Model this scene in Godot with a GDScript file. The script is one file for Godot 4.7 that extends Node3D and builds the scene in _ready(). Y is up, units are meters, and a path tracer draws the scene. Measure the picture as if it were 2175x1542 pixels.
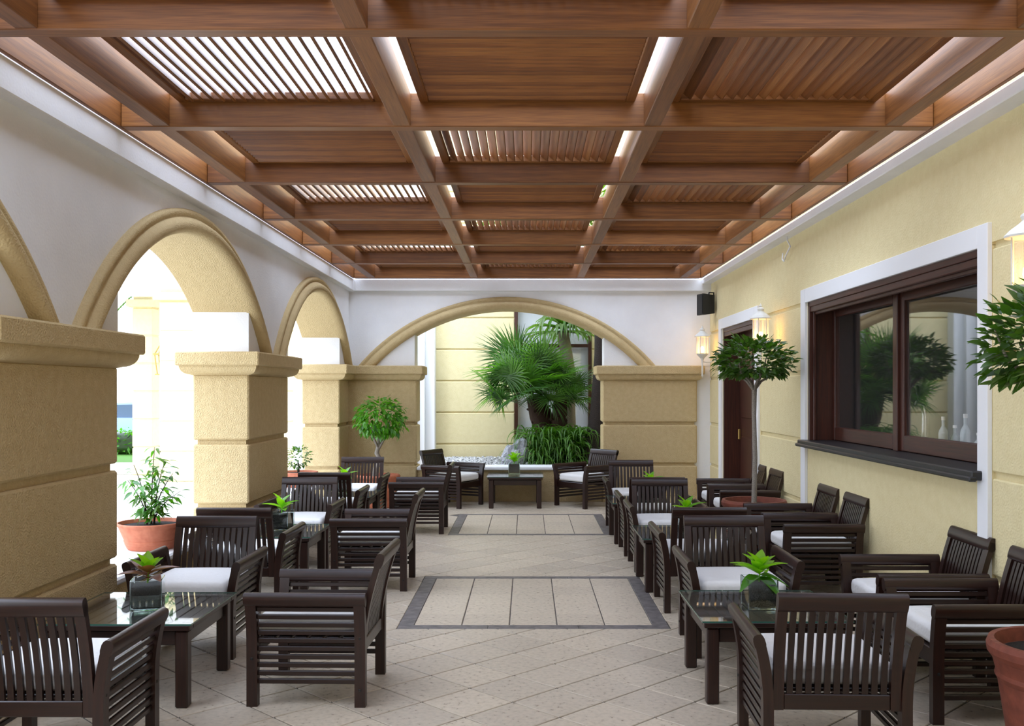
extends Node3D
# Covered cafe terrace: arcade on one side, window wall on the other, timber louvre ceiling.
# P(x, height, depth): depth is the distance in front of the camera, along -Z.

const EYE := 1.65
const WL := -2.64      # inner face of the arcade
const WR := 2.71       # face of the window wall
const ZB := 14.35      # front of the back wall's piers
const CEIL := 3.285    # underside of the ceiling beams

var M := {}
var taken := {}
var boxes := {}
var rng := RandomNumberGenerator.new()

func P(x: float, h: float, d: float) -> Vector3:
	return Vector3(x, h, -d)

# ------------------------------------------------------------------ scene
func _ready() -> void:
	rng.seed = 20240
	camera_and_light()
	make_materials()
	build_floor()
	build_ceiling()
	build_wall_left()
	build_wall_back()
	build_wall_right()
	build_outside()
	build_garden()
	build_furniture()
	build_pots()
	build_fittings()

func camera_and_light() -> void:
	var cam := Camera3D.new()
	cam.name = "camera"
	cam.projection = Camera3D.PROJECTION_FRUSTUM
	cam.near = 0.05
	cam.far = 300.0
	cam.size = 0.05 * 1542.0 / 2062.0
	cam.frustum_offset = Vector2((1087.5 - 1120.0) / 2062.0, (829.0 - 771.0) / 2062.0) * 0.05
	cam.position = Vector3(0, EYE, 0)
	add_child(cam)
	cam.current = true
	var e := Environment.new()
	e.background_mode = Environment.BG_SKY
	var sm := ProceduralSkyMaterial.new()
	sm.sky_top_color = Color(1.28, 1.37, 1.52)
	sm.sky_horizon_color = Color(0.84, 0.86, 0.88)
	sm.sky_curve = 0.6
	sm.ground_bottom_color = Color(0.62, 0.60, 0.57)
	sm.ground_horizon_color = Color(0.85, 0.85, 0.85)
	sm.sky_energy_multiplier = 1.0
	var sky := Sky.new()
	sky.sky_material = sm
	e.sky = sky
	e.background_energy_multiplier = 1.0
	e.tonemap_mode = Environment.TONE_MAPPER_LINEAR
	e.tonemap_exposure = 3.7
	e.sdfgi_enabled = true
	e.ssao_enabled = true
	e.ssil_enabled = true
	var we := WorldEnvironment.new()
	we.name = "environment"
	we.environment = e
	add_child(we)

# ------------------------------------------------------------------ helpers: nodes
func numbered(n: String) -> String:
	if not taken.has(n):
		taken[n] = 0
		return n
	taken[n] += 1
	return "%s_%03d" % [n, taken[n]]

func tag(o: Node3D, label: String, category := "", group := "", kind := "") -> Node3D:
	if label != "": o.set_meta("label", label)
	if category != "": o.set_meta("category", category)
	if group != "": o.set_meta("group", group)
	if kind != "": o.set_meta("kind", kind)
	return o

func base(n: String, at := Vector3.ZERO, turn := 0.0) -> Node3D:
	var o := Node3D.new()
	o.name = numbered(n)
	add_child(o)
	o.position = at
	o.rotation.y = turn
	return o

func part(parent: Node, n: String, mesh: Mesh, mat: Material, at := Vector3.ZERO, b := Basis.IDENTITY) -> MeshInstance3D:
	var o := MeshInstance3D.new()
	o.name = n
	o.mesh = mesh
	o.material_override = mat
	parent.add_child(o, true)
	o.transform = Transform3D(b, at)
	return o

func node(parent: Node, n: String, at := Vector3.ZERO) -> Node3D:
	var o := Node3D.new()
	o.name = n
	parent.add_child(o, true)
	o.position = at
	return o

func copy(o: Node3D, label: String) -> Node3D:
	var c: Node3D = o.duplicate()
	c.name = numbered(String(o.name).rstrip("0123456789").rstrip("_"))
	add_child(c)
	c.set_meta("label", label)
	return c

# ------------------------------------------------------------------ helpers: meshes
func new_st() -> SurfaceTool:
	var st := SurfaceTool.new()
	st.begin(Mesh.PRIMITIVE_TRIANGLES)
	return st

func t3(st: SurfaceTool, a: Vector3, b: Vector3, c: Vector3, hint: Vector3, ua := Vector2.ZERO, ub := Vector2.ZERO, uc := Vector2.ZERO) -> void:
	var n := (b - a).cross(c - a)
	if n.dot(hint) > 0.0:
		st.set_uv(ua); st.add_vertex(a)
		st.set_uv(uc); st.add_vertex(c)
		st.set_uv(ub); st.add_vertex(b)
	else:
		st.set_uv(ua); st.add_vertex(a)
		st.set_uv(ub); st.add_vertex(b)
		st.set_uv(uc); st.add_vertex(c)

func quad(st: SurfaceTool, a: Vector3, b: Vector3, c: Vector3, d: Vector3, hint: Vector3, ua := Vector2.ZERO, ub := Vector2.ZERO, uc := Vector2.ZERO, ud := Vector2.ZERO) -> void:
	t3(st, a, b, c, hint, ua, ub, uc)
	t3(st, a, c, d, hint, ua, uc, ud)

func done(st: SurfaceTool) -> ArrayMesh:
	st.generate_normals()
	return st.commit()

# box with chamfered edges, centred; u runs along its longest side
func box(sx: float, sy: float, sz: float, ch := 0.004) -> ArrayMesh:
	var key := "%.4f_%.4f_%.4f_%.4f" % [sx, sy, sz, ch]
	if boxes.has(key): return boxes[key]
	var st := new_st()
	add_box(st, Vector3.ZERO, Vector3(sx, sy, sz), ch)
	boxes[key] = done(st)
	return boxes[key]

func add_box(st: SurfaceTool, at: Vector3, size: Vector3, ch := 0.004, turn := Basis.IDENTITY) -> void:
	var h := size * 0.5
	var c := minf(ch, minf(h.x, minf(h.y, h.z)) * 0.6)
	var big := size.max_axis_index()
	st.set_smooth_group(-1)
	var pt := func(sg: Vector3, ax: int) -> Vector3:      # corner of the face across axis ax
		var v := Vector3(sg.x * (h.x - c), sg.y * (h.y - c), sg.z * (h.z - c))
		v[ax] = sg[ax] * h[ax]
		return v
	var uv := func(v: Vector3, ax: int) -> Vector2:
		var b := (ax + 1) % 3
		var d := (ax + 2) % 3
		if d == big: return Vector2(v[d], v[b])
		return Vector2(v[b], v[d])
	for ax in 3:
		var b := (ax + 1) % 3
		var d := (ax + 2) % 3
		for s in [-1.0, 1.0]:
			var q: Array[Vector3] = []
			for k in [[-1, -1], [1, -1], [1, 1], [-1, 1]]:
				var sg := Vector3.ZERO
				sg[ax] = s; sg[b] = k[0]; sg[d] = k[1]
				q.append(pt.call(sg, ax))
			var n := Vector3.ZERO
			n[ax] = s
			quad(st, at + turn * q[0], at + turn * q[1], at + turn * q[2], at + turn * q[3], turn * n, uv.call(q[0], ax), uv.call(q[1], ax), uv.call(q[2], ax), uv.call(q[3], ax))
		if c > 0.0:
			for s in [-1.0, 1.0]:
				for t in [-1.0, 1.0]:      # the edge along ax
					var lo := Vector3.ZERO
					lo[ax] = -1; lo[b] = s; lo[d] = t
					var hi := lo
					hi[ax] = 1
					var e0: Vector3 = pt.call(lo, b)
					var e1: Vector3 = pt.call(hi, b)
					var e2: Vector3 = pt.call(hi, d)
					var e3: Vector3 = pt.call(lo, d)
					var n := Vector3.ZERO
					n[b] = s; n[d] = t
					quad(st, at + turn * e0, at + turn * e1, at + turn * e2, at + turn * e3, turn * n, uv.call(e0, b), uv.call(e1, b), uv.call(e2, b), uv.call(e3, b))
	if c > 0.0:
		for x in [-1.0, 1.0]:
			for y in [-1.0, 1.0]:
				for z in [-1.0, 1.0]:
					var sg := Vector3(x, y, z)
					t3(st, at + turn * pt.call(sg, 0), at + turn * pt.call(sg, 1), at + turn * pt.call(sg, 2), turn * sg)

# a bent bar: path in the plane (p, y), thick across the path, wide along w; m maps (p, y, w) to the mesh
func strip(path: Array, thick: float, width: float, m: Basis, ends := true) -> ArrayMesh:
	var st := new_st()
	var n := path.size()
	var L := []
	var R := []
	var U := []
	var run := 0.0
	for i in n:
		var a: Vector2 = path[maxi(i - 1, 0)]
		var b: Vector2 = path[mini(i + 1, n - 1)]
		var dir := (b - a).normalized()
		var nn := Vector2(dir.y, -dir.x) * thick * 0.5
		L.append(path[i] - nn)
		R.append(path[i] + nn)
		if i > 0: run += (path[i] - path[i - 1]).length()
		U.append(run)
	var w := width * 0.5
	var v := func(q: Vector2, k: float) -> Vector3: return m * Vector3(q.x, q.y, k)
	for i in n - 1:
		var side: Vector2 = R[i] - L[i]
		st.set_smooth_group(1)
		quad(st, v.call(R[i], -w), v.call(R[i], w), v.call(R[i + 1], w), v.call(R[i + 1], -w), m * Vector3(side.x, side.y, 0), Vector2(U[i], 0), Vector2(U[i], width), Vector2(U[i + 1], width), Vector2(U[i + 1], 0))
		st.set_smooth_group(2)
		quad(st, v.call(L[i], -w), v.call(L[i], w), v.call(L[i + 1], w), v.call(L[i + 1], -w), m * Vector3(-side.x, -side.y, 0), Vector2(U[i], 0), Vector2(U[i], width), Vector2(U[i + 1], width), Vector2(U[i + 1], 0))
		for k in [-1.0, 1.0]:
			st.set_smooth_group(-1)
			quad(st, v.call(L[i], w * k), v.call(R[i], w * k), v.call(R[i + 1], w * k), v.call(L[i + 1], w * k), m * Vector3(0, 0, k), Vector2(U[i], 0), Vector2(U[i], thick), Vector2(U[i + 1], thick), Vector2(U[i + 1], 0))
	if ends:
		st.set_smooth_group(-1)
		for i in [0, n - 1]:
			var dirv: Vector2 = (path[1] - path[0]) * -1.0 if i == 0 else path[n - 1] - path[n - 2]
			quad(st, v.call(L[i], -w), v.call(R[i], -w), v.call(R[i], w), v.call(L[i], w), m * Vector3(dirv.x, dirv.y, 0))
	return done(st)

# a straight bar with the cross-section poly (x, y), running along z, centred
func prism(poly: PackedVector2Array, length: float, smooth := true) -> ArrayMesh:
	var st := new_st()
	var n := poly.size()
	var mid := Vector2.ZERO
	for q in poly: mid += q / n
	var h := length * 0.5
	var run := 0.0
	for i in n:
		var a := poly[i]
		var b := poly[(i + 1) % n]
		var l := (b - a).length()
		st.set_smooth_group(1 if smooth else -1)
		var o := (a + b) * 0.5 - mid
		quad(st, Vector3(a.x, a.y, -h), Vector3(b.x, b.y, -h), Vector3(b.x, b.y, h), Vector3(a.x, a.y, h), Vector3(o.x, o.y, 0), Vector2(-h, run), Vector2(-h, run + l), Vector2(h, run + l), Vector2(h, run))
		run += l
	st.set_smooth_group(-1)
	for i in range(1, n - 1):
		for s in [-1.0, 1.0]:
			t3(st, Vector3(poly[0].x, poly[0].y, h * s), Vector3(poly[i].x, poly[i].y, h * s), Vector3(poly[i + 1].x, poly[i + 1].y, h * s), Vector3(0, 0, s))
	return done(st)

func oval(hx: float, hy: float, n := 12, turn := 0.0, square := 0.0) -> PackedVector2Array:
	var o := PackedVector2Array()
	for i in n:
		var a := TAU * (i + 0.5) / n
		var c := cos(a)
		var s := sin(a)
		if square > 0.0:
			c = signf(c) * pow(absf(c), 1.0 - square)
			s = signf(s) * pow(absf(s), 1.0 - square)
		o.append(Vector2(c * hx, s * hy).rotated(turn))
	return o

# flat polygon (u, v) given a thickness from w0 to w1; m maps (u, v, w); edges listed in `other` go to a second surface
func slab(poly: PackedVector2Array, w0: float, w1: float, m: Basis, st: SurfaceTool, other: SurfaceTool = null, other_edges := []) -> void:
	var idx := Geometry2D.triangulate_polygon(poly)
	st.set_smooth_group(-1)
	for i in range(0, idx.size(), 3):
		for w in [w0, w1]:
			var a := poly[idx[i]]
			var b := poly[idx[i + 1]]
			var c := poly[idx[i + 2]]
			t3(st, m * Vector3(a.x, a.y, w), m * Vector3(b.x, b.y, w), m * Vector3(c.x, c.y, w), m * Vector3(0, 0, 1 if w == maxf(w0, w1) else -1), a, b, c)
	var cw := Geometry2D.is_polygon_clockwise(poly)
	for i in poly.size():
		var a := poly[i]
		var b := poly[(i + 1) % poly.size()]
		var e := (b - a)
		var out := Vector2(-e.y, e.x) if cw else Vector2(e.y, -e.x)
		var t := other if other and i in other_edges else st
		t.set_smooth_group(3 if t == other else -1)
		quad(t, m * Vector3(a.x, a.y, w0), m * Vector3(b.x, b.y, w0), m * Vector3(b.x, b.y, w1), m * Vector3(a.x, a.y, w1), m * Vector3(out.x, out.y, 0), Vector2(a.x, w0), Vector2(b.x, w0), Vector2(b.x, w1), Vector2(a.x, w1))

# solid of revolution about y; the profile (r, y) runs with the outside on its right-hand side
func lathe(prof: Array, seg := 24, smooth := true) -> ArrayMesh:
	var st := new_st()
	for i in prof.size() - 1:
		var a: Vector2 = prof[i]
		var b: Vector2 = prof[i + 1]
		if (a - b).length() < 1e-5: continue
		var nr := Vector2(b.y - a.y, a.x - b.x)
		for k in seg:
			var p := TAU * k / seg
			var q := TAU * (k + 1) / seg
			var d0 := Vector3(cos(p), 0, sin(p))
			var d1 := Vector3(cos(q), 0, sin(q))
			var hint := (d0 + d1) * 0.5 * nr.x + Vector3(0, nr.y, 0)
			st.set_smooth_group(i + 1 if smooth else -1)
			var v0 := d0 * a.x + Vector3(0, a.y, 0)
			var v1 := d1 * a.x + Vector3(0, a.y, 0)
			var v2 := d1 * b.x + Vector3(0, b.y, 0)
			var v3 := d0 * b.x + Vector3(0, b.y, 0)
			if a.x < 1e-5: t3(st, v0, v2, v3, hint)
			elif b.x < 1e-5: t3(st, v0, v1, v2, hint)
			else: quad(st, v0, v1, v2, v3, hint)
	return done(st)

func add_tube(st: SurfaceTool, pts: Array, rad: Array, seg := 8) -> void:
	var rings := []
	var side := Vector3.ZERO
	for i in pts.size():
		var dir: Vector3 = (pts[mini(i + 1, pts.size() - 1)] - pts[maxi(i - 1, 0)]).normalized()
		if i == 0: side = dir.cross(Vector3(0.31, 0.17, 0.93)).normalized()
		else: side = (side - dir * side.dot(dir)).normalized()
		var up := dir.cross(side)
		var ring := []
		for k in seg:
			var a := TAU * k / seg
			ring.append(pts[i] + (side * cos(a) + up * sin(a)) * rad[i])
		rings.append(ring)
	st.set_smooth_group(1)
	var run := 0.0
	for i in pts.size() - 1:
		var nx: float = run + (pts[i + 1] - pts[i]).length()
		for k in seg:
			var k2 := (k + 1) % seg
			var hint: Vector3 = rings[i][k] - pts[i] + rings[i][k2] - pts[i]
			quad(st, rings[i][k], rings[i][k2], rings[i + 1][k2], rings[i + 1][k], hint, Vector2(run, k * 0.04), Vector2(run, k * 0.04 + 0.04), Vector2(nx, k * 0.04 + 0.04), Vector2(nx, k * 0.04))
		run = nx
	st.set_smooth_group(-1)
	for i in [0, pts.size() - 1]:
		var away: Vector3 = pts[0] - pts[1] if i == 0 else pts[i] - pts[i - 1]
		for k in range(1, seg - 1):
			t3(st, rings[i][0], rings[i][k], rings[i][k + 1], away)

func tube(pts: Array, rad: Array, seg := 8) -> ArrayMesh:
	var st := new_st()
	add_tube(st, pts, rad, seg)
	return done(st)

# box with generously rounded edges (cushions)
func soft_box(size: Vector3, r: float, puff := 0.0) -> ArrayMesh:
	var h := size * 0.5
	var st := new_st()
	for ax in 3:
		var b := (ax + 1) % 3
		var d := (ax + 2) % 3
		var grid := func(e: float) -> Array:
			var o := [-e, -e + r * 0.12, -e + r * 0.4, -e + r]
			for k in range(1, 6): o.append(lerpf(-e + r, e - r, k / 6.0))
			o.append_array([e - r, e - r * 0.4, e - r * 0.12, e])
			return o
		var gb: Array = grid.call(h[b])
		var gd: Array = grid.call(h[d])
		for s in [-1.0, 1.0]:
			var pos := func(i: int, j: int) -> Array:
				var q := Vector3.ZERO
				q[ax] = s * h[ax]; q[b] = gb[i]; q[d] = gd[j]
				var inner := q.clamp(-(h - Vector3.ONE * r), h - Vector3.ONE * r)
				var n := (q - inner).normalized()
				var v := inner + n * r
				v.y += puff * (1.0 if v.y > 0 else -0.3) * (1.0 - pow(v.x / h.x, 2)) * (1.0 - pow(v.z / h.z, 2)) * absf(v.y / h.y)
				return [v, n]
			for i in gb.size() - 1:
				for j in gd.size() - 1:
					var c := [pos.call(i, j), pos.call(i + 1, j), pos.call(i + 1, j + 1), pos.call(i, j + 1)]
					var o := [0, 1, 2, 0, 2, 3]
					var nn: Vector3 = (c[1][0] - c[0][0]).cross(c[2][0] - c[0][0])
					if nn.dot(c[0][1] + c[2][1]) > 0: o = [0, 2, 1, 0, 3, 2]
					for k in o:
						st.set_normal(c[k][1])
						st.set_uv(Vector2(c[k][0][b], c[k][0][d]))
						st.add_vertex(c[k][0])
	return st.commit()

# rectangle rings stacked along y: profile of (y, outset)
func loft(hx: float, hz: float, prof: Array) -> ArrayMesh:
	var st := new_st()
	var ring := func(q: Vector2) -> Array:
		var x: float = hx + q.y
		var z: float = hz + q.y
		return [Vector3(-x, q.x, -z), Vector3(x, q.x, -z), Vector3(x, q.x, z), Vector3(-x, q.x, z)]
	var outs := [Vector3(0, 0, -1), Vector3(1, 0, 0), Vector3(0, 0, 1), Vector3(-1, 0, 0)]
	for i in prof.size() - 1:
		var a: Array = ring.call(prof[i])
		var b: Array = ring.call(prof[i + 1])
		var rise: Vector2 = prof[i + 1] - prof[i]
		for k in 4:
			st.set_smooth_group(k + 1)
			quad(st, a[k], a[(k + 1) % 4], b[(k + 1) % 4], b[k], outs[k] * maxf(rise.x, 0.001) + Vector3(0, -rise.y, 0))
	st.set_smooth_group(-1)
	var lo: Array = ring.call(prof[0])
	var hi: Array = ring.call(prof[prof.size() - 1])
	quad(st, lo[0], lo[1], lo[2], lo[3], Vector3.DOWN)
	quad(st, hi[0], hi[1], hi[2], hi[3], Vector3.UP)
	return done(st)

# moulding swept along an arc in the plane (u, v); profile of (radius, proud); w = face of the wall, sgn = side it stands out to
func arc_moulding(cu: float, cv: float, prof: Array, foot_v: float, w: float, sgn: float, m: Basis) -> ArrayMesh:
	var st := new_st()
	var N := 40
	var pt := func(i: int, t: float) -> Vector3:
		var r: float = prof[i].x
		var a0 := asin((foot_v - cv) / r)
		var a := lerpf(a0, PI - a0, t)
		return m * Vector3(cu + r * cos(a), cv + r * sin(a), w + sgn * prof[i].y)
	for k in N:
		for i in prof.size() - 1:
			var a: Vector3 = pt.call(i, k / float(N))
			var b: Vector3 = pt.call(i, (k + 1) / float(N))
			var c: Vector3 = pt.call(i + 1, (k + 1) / float(N))
			var d: Vector3 = pt.call(i + 1, k / float(N))
			var mid_r: float = (prof[i].x + prof[i + 1].x) * 0.5
			var e: Vector2 = prof[i + 1] - prof[i]
			var t := lerpf(0.0, 1.0, (k + 0.5) / N)
			var a0 := asin((foot_v - cv) / mid_r)
			var ang := lerpf(a0, PI - a0, t)
			var nn := Vector2(-e.y, e.x)          # in (r, proud); profile runs from large to small radius
			nn = -nn if nn.y < 0 or (absf(nn.y) < 1e-6 and (nn.x > 0) != (i == 0)) else nn
			st.set_smooth_group(1)
			quad(st, a, b, c, d, m * Vector3(cos(ang) * nn.x, sin(ang) * nn.x, sgn * nn.y))
	return done(st)

# leaf: a folded blade along +z, lying in xz, drooping
func leaf(length: float, width: float, fold := 0.25, droop := 0.2, n := 4) -> ArrayMesh:
	var st := new_st()
	add_leaf(st, Transform3D.IDENTITY, length, width, fold, droop, n)
	return done(st)

func add_leaf(st: SurfaceTool, at: Transform3D, length: float, width: float, fold := 0.25, droop := 0.2, n := 4, tip := 0.55) -> void:
	st.set_smooth_group(1)
	var rows := []
	for i in n + 1:
		var t := i / float(n)
		var w := width * 0.5 * pow(sin(PI * clampf(pow(t, tip) * 0.97 + 0.015, 0, 1)), 0.8)
		var z := length * t
		var y := -droop * length * t * t
		rows.append([at * Vector3(-w, y + w * fold * 2.0, z), at * Vector3(0, y, z), at * Vector3(w, y + w * fold * 2.0, z)])
	for i in n:
		for k in 2:
			quad(st, rows[i][k], rows[i][k + 1], rows[i + 1][k + 1], rows[i + 1][k], at.basis.y)

# ------------------------------------------------------------------ materials
func noise(freq: float, oct := 4, kind := FastNoiseLite.TYPE_SIMPLEX_SMOOTH, sd := 1) -> FastNoiseLite:
	var f := FastNoiseLite.new()
	f.seed = sd
	f.noise_type = kind
	f.frequency = freq
	f.fractal_octaves = oct
	return f

func noise_tex(freq: float, lo: Color, hi: Color, oct := 4, sd := 1, size := 512, stops := []) -> NoiseTexture2D:
	var t := NoiseTexture2D.new()
	t.width = size
	t.height = size
	t.seamless = true
	t.noise = noise(freq, oct, FastNoiseLite.TYPE_SIMPLEX_SMOOTH, sd)
	var g := Gradient.new()
	g.set_color(0, lo)
	g.set_color(1, hi)
	for s in stops: g.add_point(s[0], s[1])
	t.color_ramp = g
	return t

func height_tex(freq: float, oct := 4, sd := 3, size := 512) -> NoiseTexture2D:
	var t := NoiseTexture2D.new()
	t.width = size
	t.height = size
	t.seamless = true
	t.noise = noise(freq, oct, FastNoiseLite.TYPE_SIMPLEX_SMOOTH, sd)
	return t

# wood: long streaks along u
func wood_tex(lo: Color, hi: Color, sd: int, streak := 1.0) -> ImageTexture:
	var w := 512
	var h := 256
	var im := Image.create(w, h, false, Image.FORMAT_RGB8)
	var a := noise(0.02, 3, FastNoiseLite.TYPE_SIMPLEX_SMOOTH, sd)
	var b := noise(0.09, 2, FastNoiseLite.TYPE_SIMPLEX_SMOOTH, sd + 5)
	for y in h:
		for x in w:
			# blended at the seam so that it tiles along u
			var k := x / float(w)
			var v0 := a.get_noise_2d(x * 0.16, y * 1.3) * 0.6 + b.get_noise_2d(x * 0.12, y * 2.6) * 0.5 * streak
			var v1 := a.get_noise_2d((x - w) * 0.16, y * 1.3) * 0.6 + b.get_noise_2d((x - w) * 0.12, y * 2.6) * 0.5 * streak
			im.set_pixel(x, y, lo.lerp(hi, clampf(0.5 + lerpf(v0, v1, k), 0.0, 1.0)))
	return ImageTexture.create_from_image(im)

func mat(n: String, col: Color, rough := 0.6, spec := 0.5) -> StandardMaterial3D:
	var m := StandardMaterial3D.new()
	m.resource_name = n
	m.albedo_color = col
	m.roughness = rough
	m.metallic_specular = spec
	M[n] = m
	return m

func textured(n: String, tex: Texture2D, rough := 0.6, scale := 1.0, bump: Texture2D = null, bump_cm := 0.0, spec := 0.5) -> StandardMaterial3D:
	var m := mat(n, Color.WHITE, rough, spec)
	m.albedo_texture = tex
	m.uv1_triplanar = true
	m.uv1_world_triplanar = true
	m.uv1_scale = Vector3.ONE * scale
	if bump:
		m.heightmap_enabled = true
		m.heightmap_texture = bump
		m.heightmap_scale = bump_cm
	return m

func wood(n: String, lo: Color, hi: Color, rough: float, sd: int, su := 1.0, sv := 4.0, streak := 1.0, spec := 0.5) -> StandardMaterial3D:
	var m := mat(n, Color.WHITE, rough, spec)
	m.albedo_texture = wood_tex(lo, hi, sd, streak)
	m.uv1_scale = Vector3(su, sv, 1)
	return m

func glass(n: String, alpha: float, tint := Color(1, 1, 1)) -> StandardMaterial3D:
	var m := mat(n, Color(tint.r, tint.g, tint.b, alpha), 0.02)
	m.transparency = BaseMaterial3D.TRANSPARENCY_ALPHA
	return m

func make_materials() -> void:
	var rough_h := height_tex(0.16, 3, 8)
	textured("ochre", noise_tex(0.03, Color(0.75, 0.66, 0.49), Color(0.795, 0.71, 0.54), 5, 2), 0.9, 0.8, rough_h, 0.7, 0.25)
	textured("wall_yellow", noise_tex(0.03, Color(0.875, 0.815, 0.63), Color(0.90, 0.845, 0.67), 5, 4), 0.9, 0.6, rough_h, 0.3, 0.25)
	textured("white_plaster", noise_tex(0.01, Color(0.905, 0.905, 0.91), Color(0.93, 0.93, 0.935), 4, 6), 0.85, 0.5, rough_h, 0.12, 0.25)
	mat("white_paint", Color(0.92, 0.92, 0.925), 0.6, 0.3)
	for k in 3:
		var lo: Color = [Color(0.40, 0.235, 0.105), Color(0.44, 0.265, 0.12), Color(0.365, 0.21, 0.095)][k]
		var hi: Color = [Color(0.585, 0.375, 0.185), Color(0.62, 0.41, 0.205), Color(0.53, 0.335, 0.16)][k]
		wood("teak_%d" % k, lo, hi, 0.42, 11 + k, 0.8, 4.0)
	wood("dark_wood", Color(0.095, 0.046, 0.033), Color(0.175, 0.085, 0.057), 0.33, 31, 1.2, 8.0)
	wood("dark_wood_worn", Color(0.105, 0.051, 0.037), Color(0.205, 0.10, 0.068), 0.35, 37, 1.2, 8.0)
	wood("window_wood", Color(0.17, 0.075, 0.05), Color(0.33, 0.16, 0.10), 0.4, 41, 0.8, 6.0)
	mat("sill_black", Color(0.12, 0.115, 0.12), 0.4)
	var pits := [[0.13, Color(0.55, 0.48, 0.40)], [0.19, Color(0.735, 0.68, 0.60)], [0.5, Color(0.775, 0.72, 0.64)]]
	for k in 4:
		var sh: float = [0.0, 0.022, -0.028, -0.01][k]
		var st2 := []
		for s in pits: st2.append([s[0], Color(s[1].r + sh, s[1].g + sh * 0.9, s[1].b + sh * 0.7)])
		textured("tile_%d" % k, noise_tex(0.05, Color(0.46, 0.40, 0.33), Color(0.81 + sh, 0.75 + sh, 0.67 + sh), 5, 50 + k, 512, st2), 0.45, 0.9, height_tex(0.08, 3, 60), 0.08, 0.45)
	mat("grout", Color(0.42, 0.40, 0.38), 0.9, 0.2)
	textured("border_stone", noise_tex(0.02, Color(0.34, 0.32, 0.32), Color(0.52, 0.49, 0.48), 5, 71), 0.5, 1.0)
	textured("fabric", noise_tex(0.3, Color(0.86, 0.855, 0.85), Color(0.92, 0.915, 0.91), 2, 75), 0.95, 2.0, height_tex(0.02, 3, 76), 0.25, 0.2)
	M["fabric"].rim_enabled = true
	M["fabric"].rim = 0.3
	glass("table_glass", 0.012, Color(0.75, 0.9, 0.85))
	glass("pane", 0.01)
	var vg := mat("vase_glass", Color(0.96, 1.0, 0.99, 0.0), 0.02)
	vg.transparency = BaseMaterial3D.TRANSPARENCY_ALPHA
	vg.refraction_enabled = true
	vg.refraction_scale = 0.05
	mat("glass_edge", Color(0.20, 0.36, 0.31), 0.15)
	textured("terracotta", noise_tex(0.02, Color(0.66, 0.36, 0.25), Color(0.80, 0.50, 0.37), 4, 80), 0.75, 1.5, height_tex(0.04, 3, 81), 0.1)
	textured("terracotta_old", noise_tex(0.02, Color(0.40, 0.19, 0.13), Color(0.55, 0.29, 0.21), 5, 82), 0.7, 1.5, height_tex(0.04, 3, 81), 0.1)
	textured("soil", noise_tex(0.08, Color(0.06, 0.045, 0.035), Color(0.18, 0.14, 0.11), 4, 84), 0.95, 3.0, height_tex(0.1, 4, 85), 1.2)
	textured("grit", noise_tex(0.06, Color(0.20, 0.20, 0.19), Color(0.42, 0.42, 0.40), 4, 86), 0.6, 3.0)
	for k in 3:
		var c: Color = [Color(0.20, 0.31, 0.09), Color(0.27, 0.38, 0.12), Color(0.15, 0.235, 0.075)][k]
		leafy("bay_%d" % k, c, 0.42)
		leafy("ficus_%d" % k, [Color(0.25, 0.45, 0.08), Color(0.36, 0.56, 0.12), Color(0.17, 0.34, 0.07)][k], 0.35)
		leafy("palm_%d" % k, [Color(0.22, 0.36, 0.12), Color(0.30, 0.45, 0.16), Color(0.17, 0.29, 0.13)][k], 0.45)
	leafy("strap", Color(0.24, 0.38, 0.13), 0.45)
	leafy("yucca", Color(0.33, 0.42, 0.24), 0.5)
	leafy("lime", Color(0.48, 0.66, 0.14), 0.45)
	leafy("coleus", Color(0.44, 0.27, 0.22), 0.5)
	textured("bark_pale", noise_tex(0.04, Color(0.42, 0.39, 0.35), Color(0.64, 0.60, 0.55), 4, 90), 0.85, 3.0)
	textured("bark_dark", noise_tex(0.04, Color(0.13, 0.10, 0.085), Color(0.25, 0.20, 0.17), 4, 91), 0.9, 2.0, height_tex(0.05, 4, 92), 1.0)
	textured("palm_trunk", noise_tex(0.06, Color(0.16, 0.10, 0.07), Color(0.38, 0.26, 0.19), 4, 93), 0.95, 3.0, height_tex(0.06, 4, 92), 2.0)
	textured("rock", noise_tex(0.02, Color(0.48, 0.49, 0.52), Color(0.78, 0.78, 0.79), 5, 94), 0.85, 2.0, height_tex(0.03, 5, 95), 1.5)
	mat("pebble", Color.WHITE, 0.85).vertex_color_use_as_albedo = true
	mat("black_plastic", Color(0.05, 0.05, 0.052), 0.5)
	mat("lamp_white", Color(0.88, 0.87, 0.84), 0.5)
	var lg := mat("lamp_glass", Color(1.0, 0.95, 0.85, 0.10), 0.15)
	lg.transparency = BaseMaterial3D.TRANSPARENCY_ALPHA
	var bulb := mat("bulb_glow", Color(1, 0.9, 0.7), 0.5)
	bulb.emission_enabled = true
	bulb.emission = Color(1.0, 0.80, 0.50)
	bulb.emission_energy_multiplier = 2.0
	mat("brass", Color(0.75, 0.62, 0.35), 0.35).metallic = 0.8
	textured("paving", noise_tex(0.02, Color(0.74, 0.72, 0.68), Color(0.84, 0.82, 0.78), 4, 97), 0.8, 0.5)
	textured("lawn", noise_tex(0.08, Color(0.22, 0.38, 0.09), Color(0.38, 0.56, 0.18), 4, 98), 0.95, 1.0)
	mat("asphalt", Color(0.45, 0.45, 0.46), 0.9)
	mat("car_white", Color(0.85, 0.86, 0.88), 0.2)
	mat("car_blue", Color(0.62, 0.72, 0.84), 0.2)
	mat("car_window", Color(0.30, 0.38, 0.47), 0.1)
	mat("rubber", Color(0.05, 0.05, 0.05), 0.8)
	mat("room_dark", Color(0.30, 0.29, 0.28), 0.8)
	mat("curtain", Color(0.85, 0.86, 0.88), 0.9)
	mat("bottle_green", Color(0.08, 0.22, 0.12), 0.1)
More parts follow.
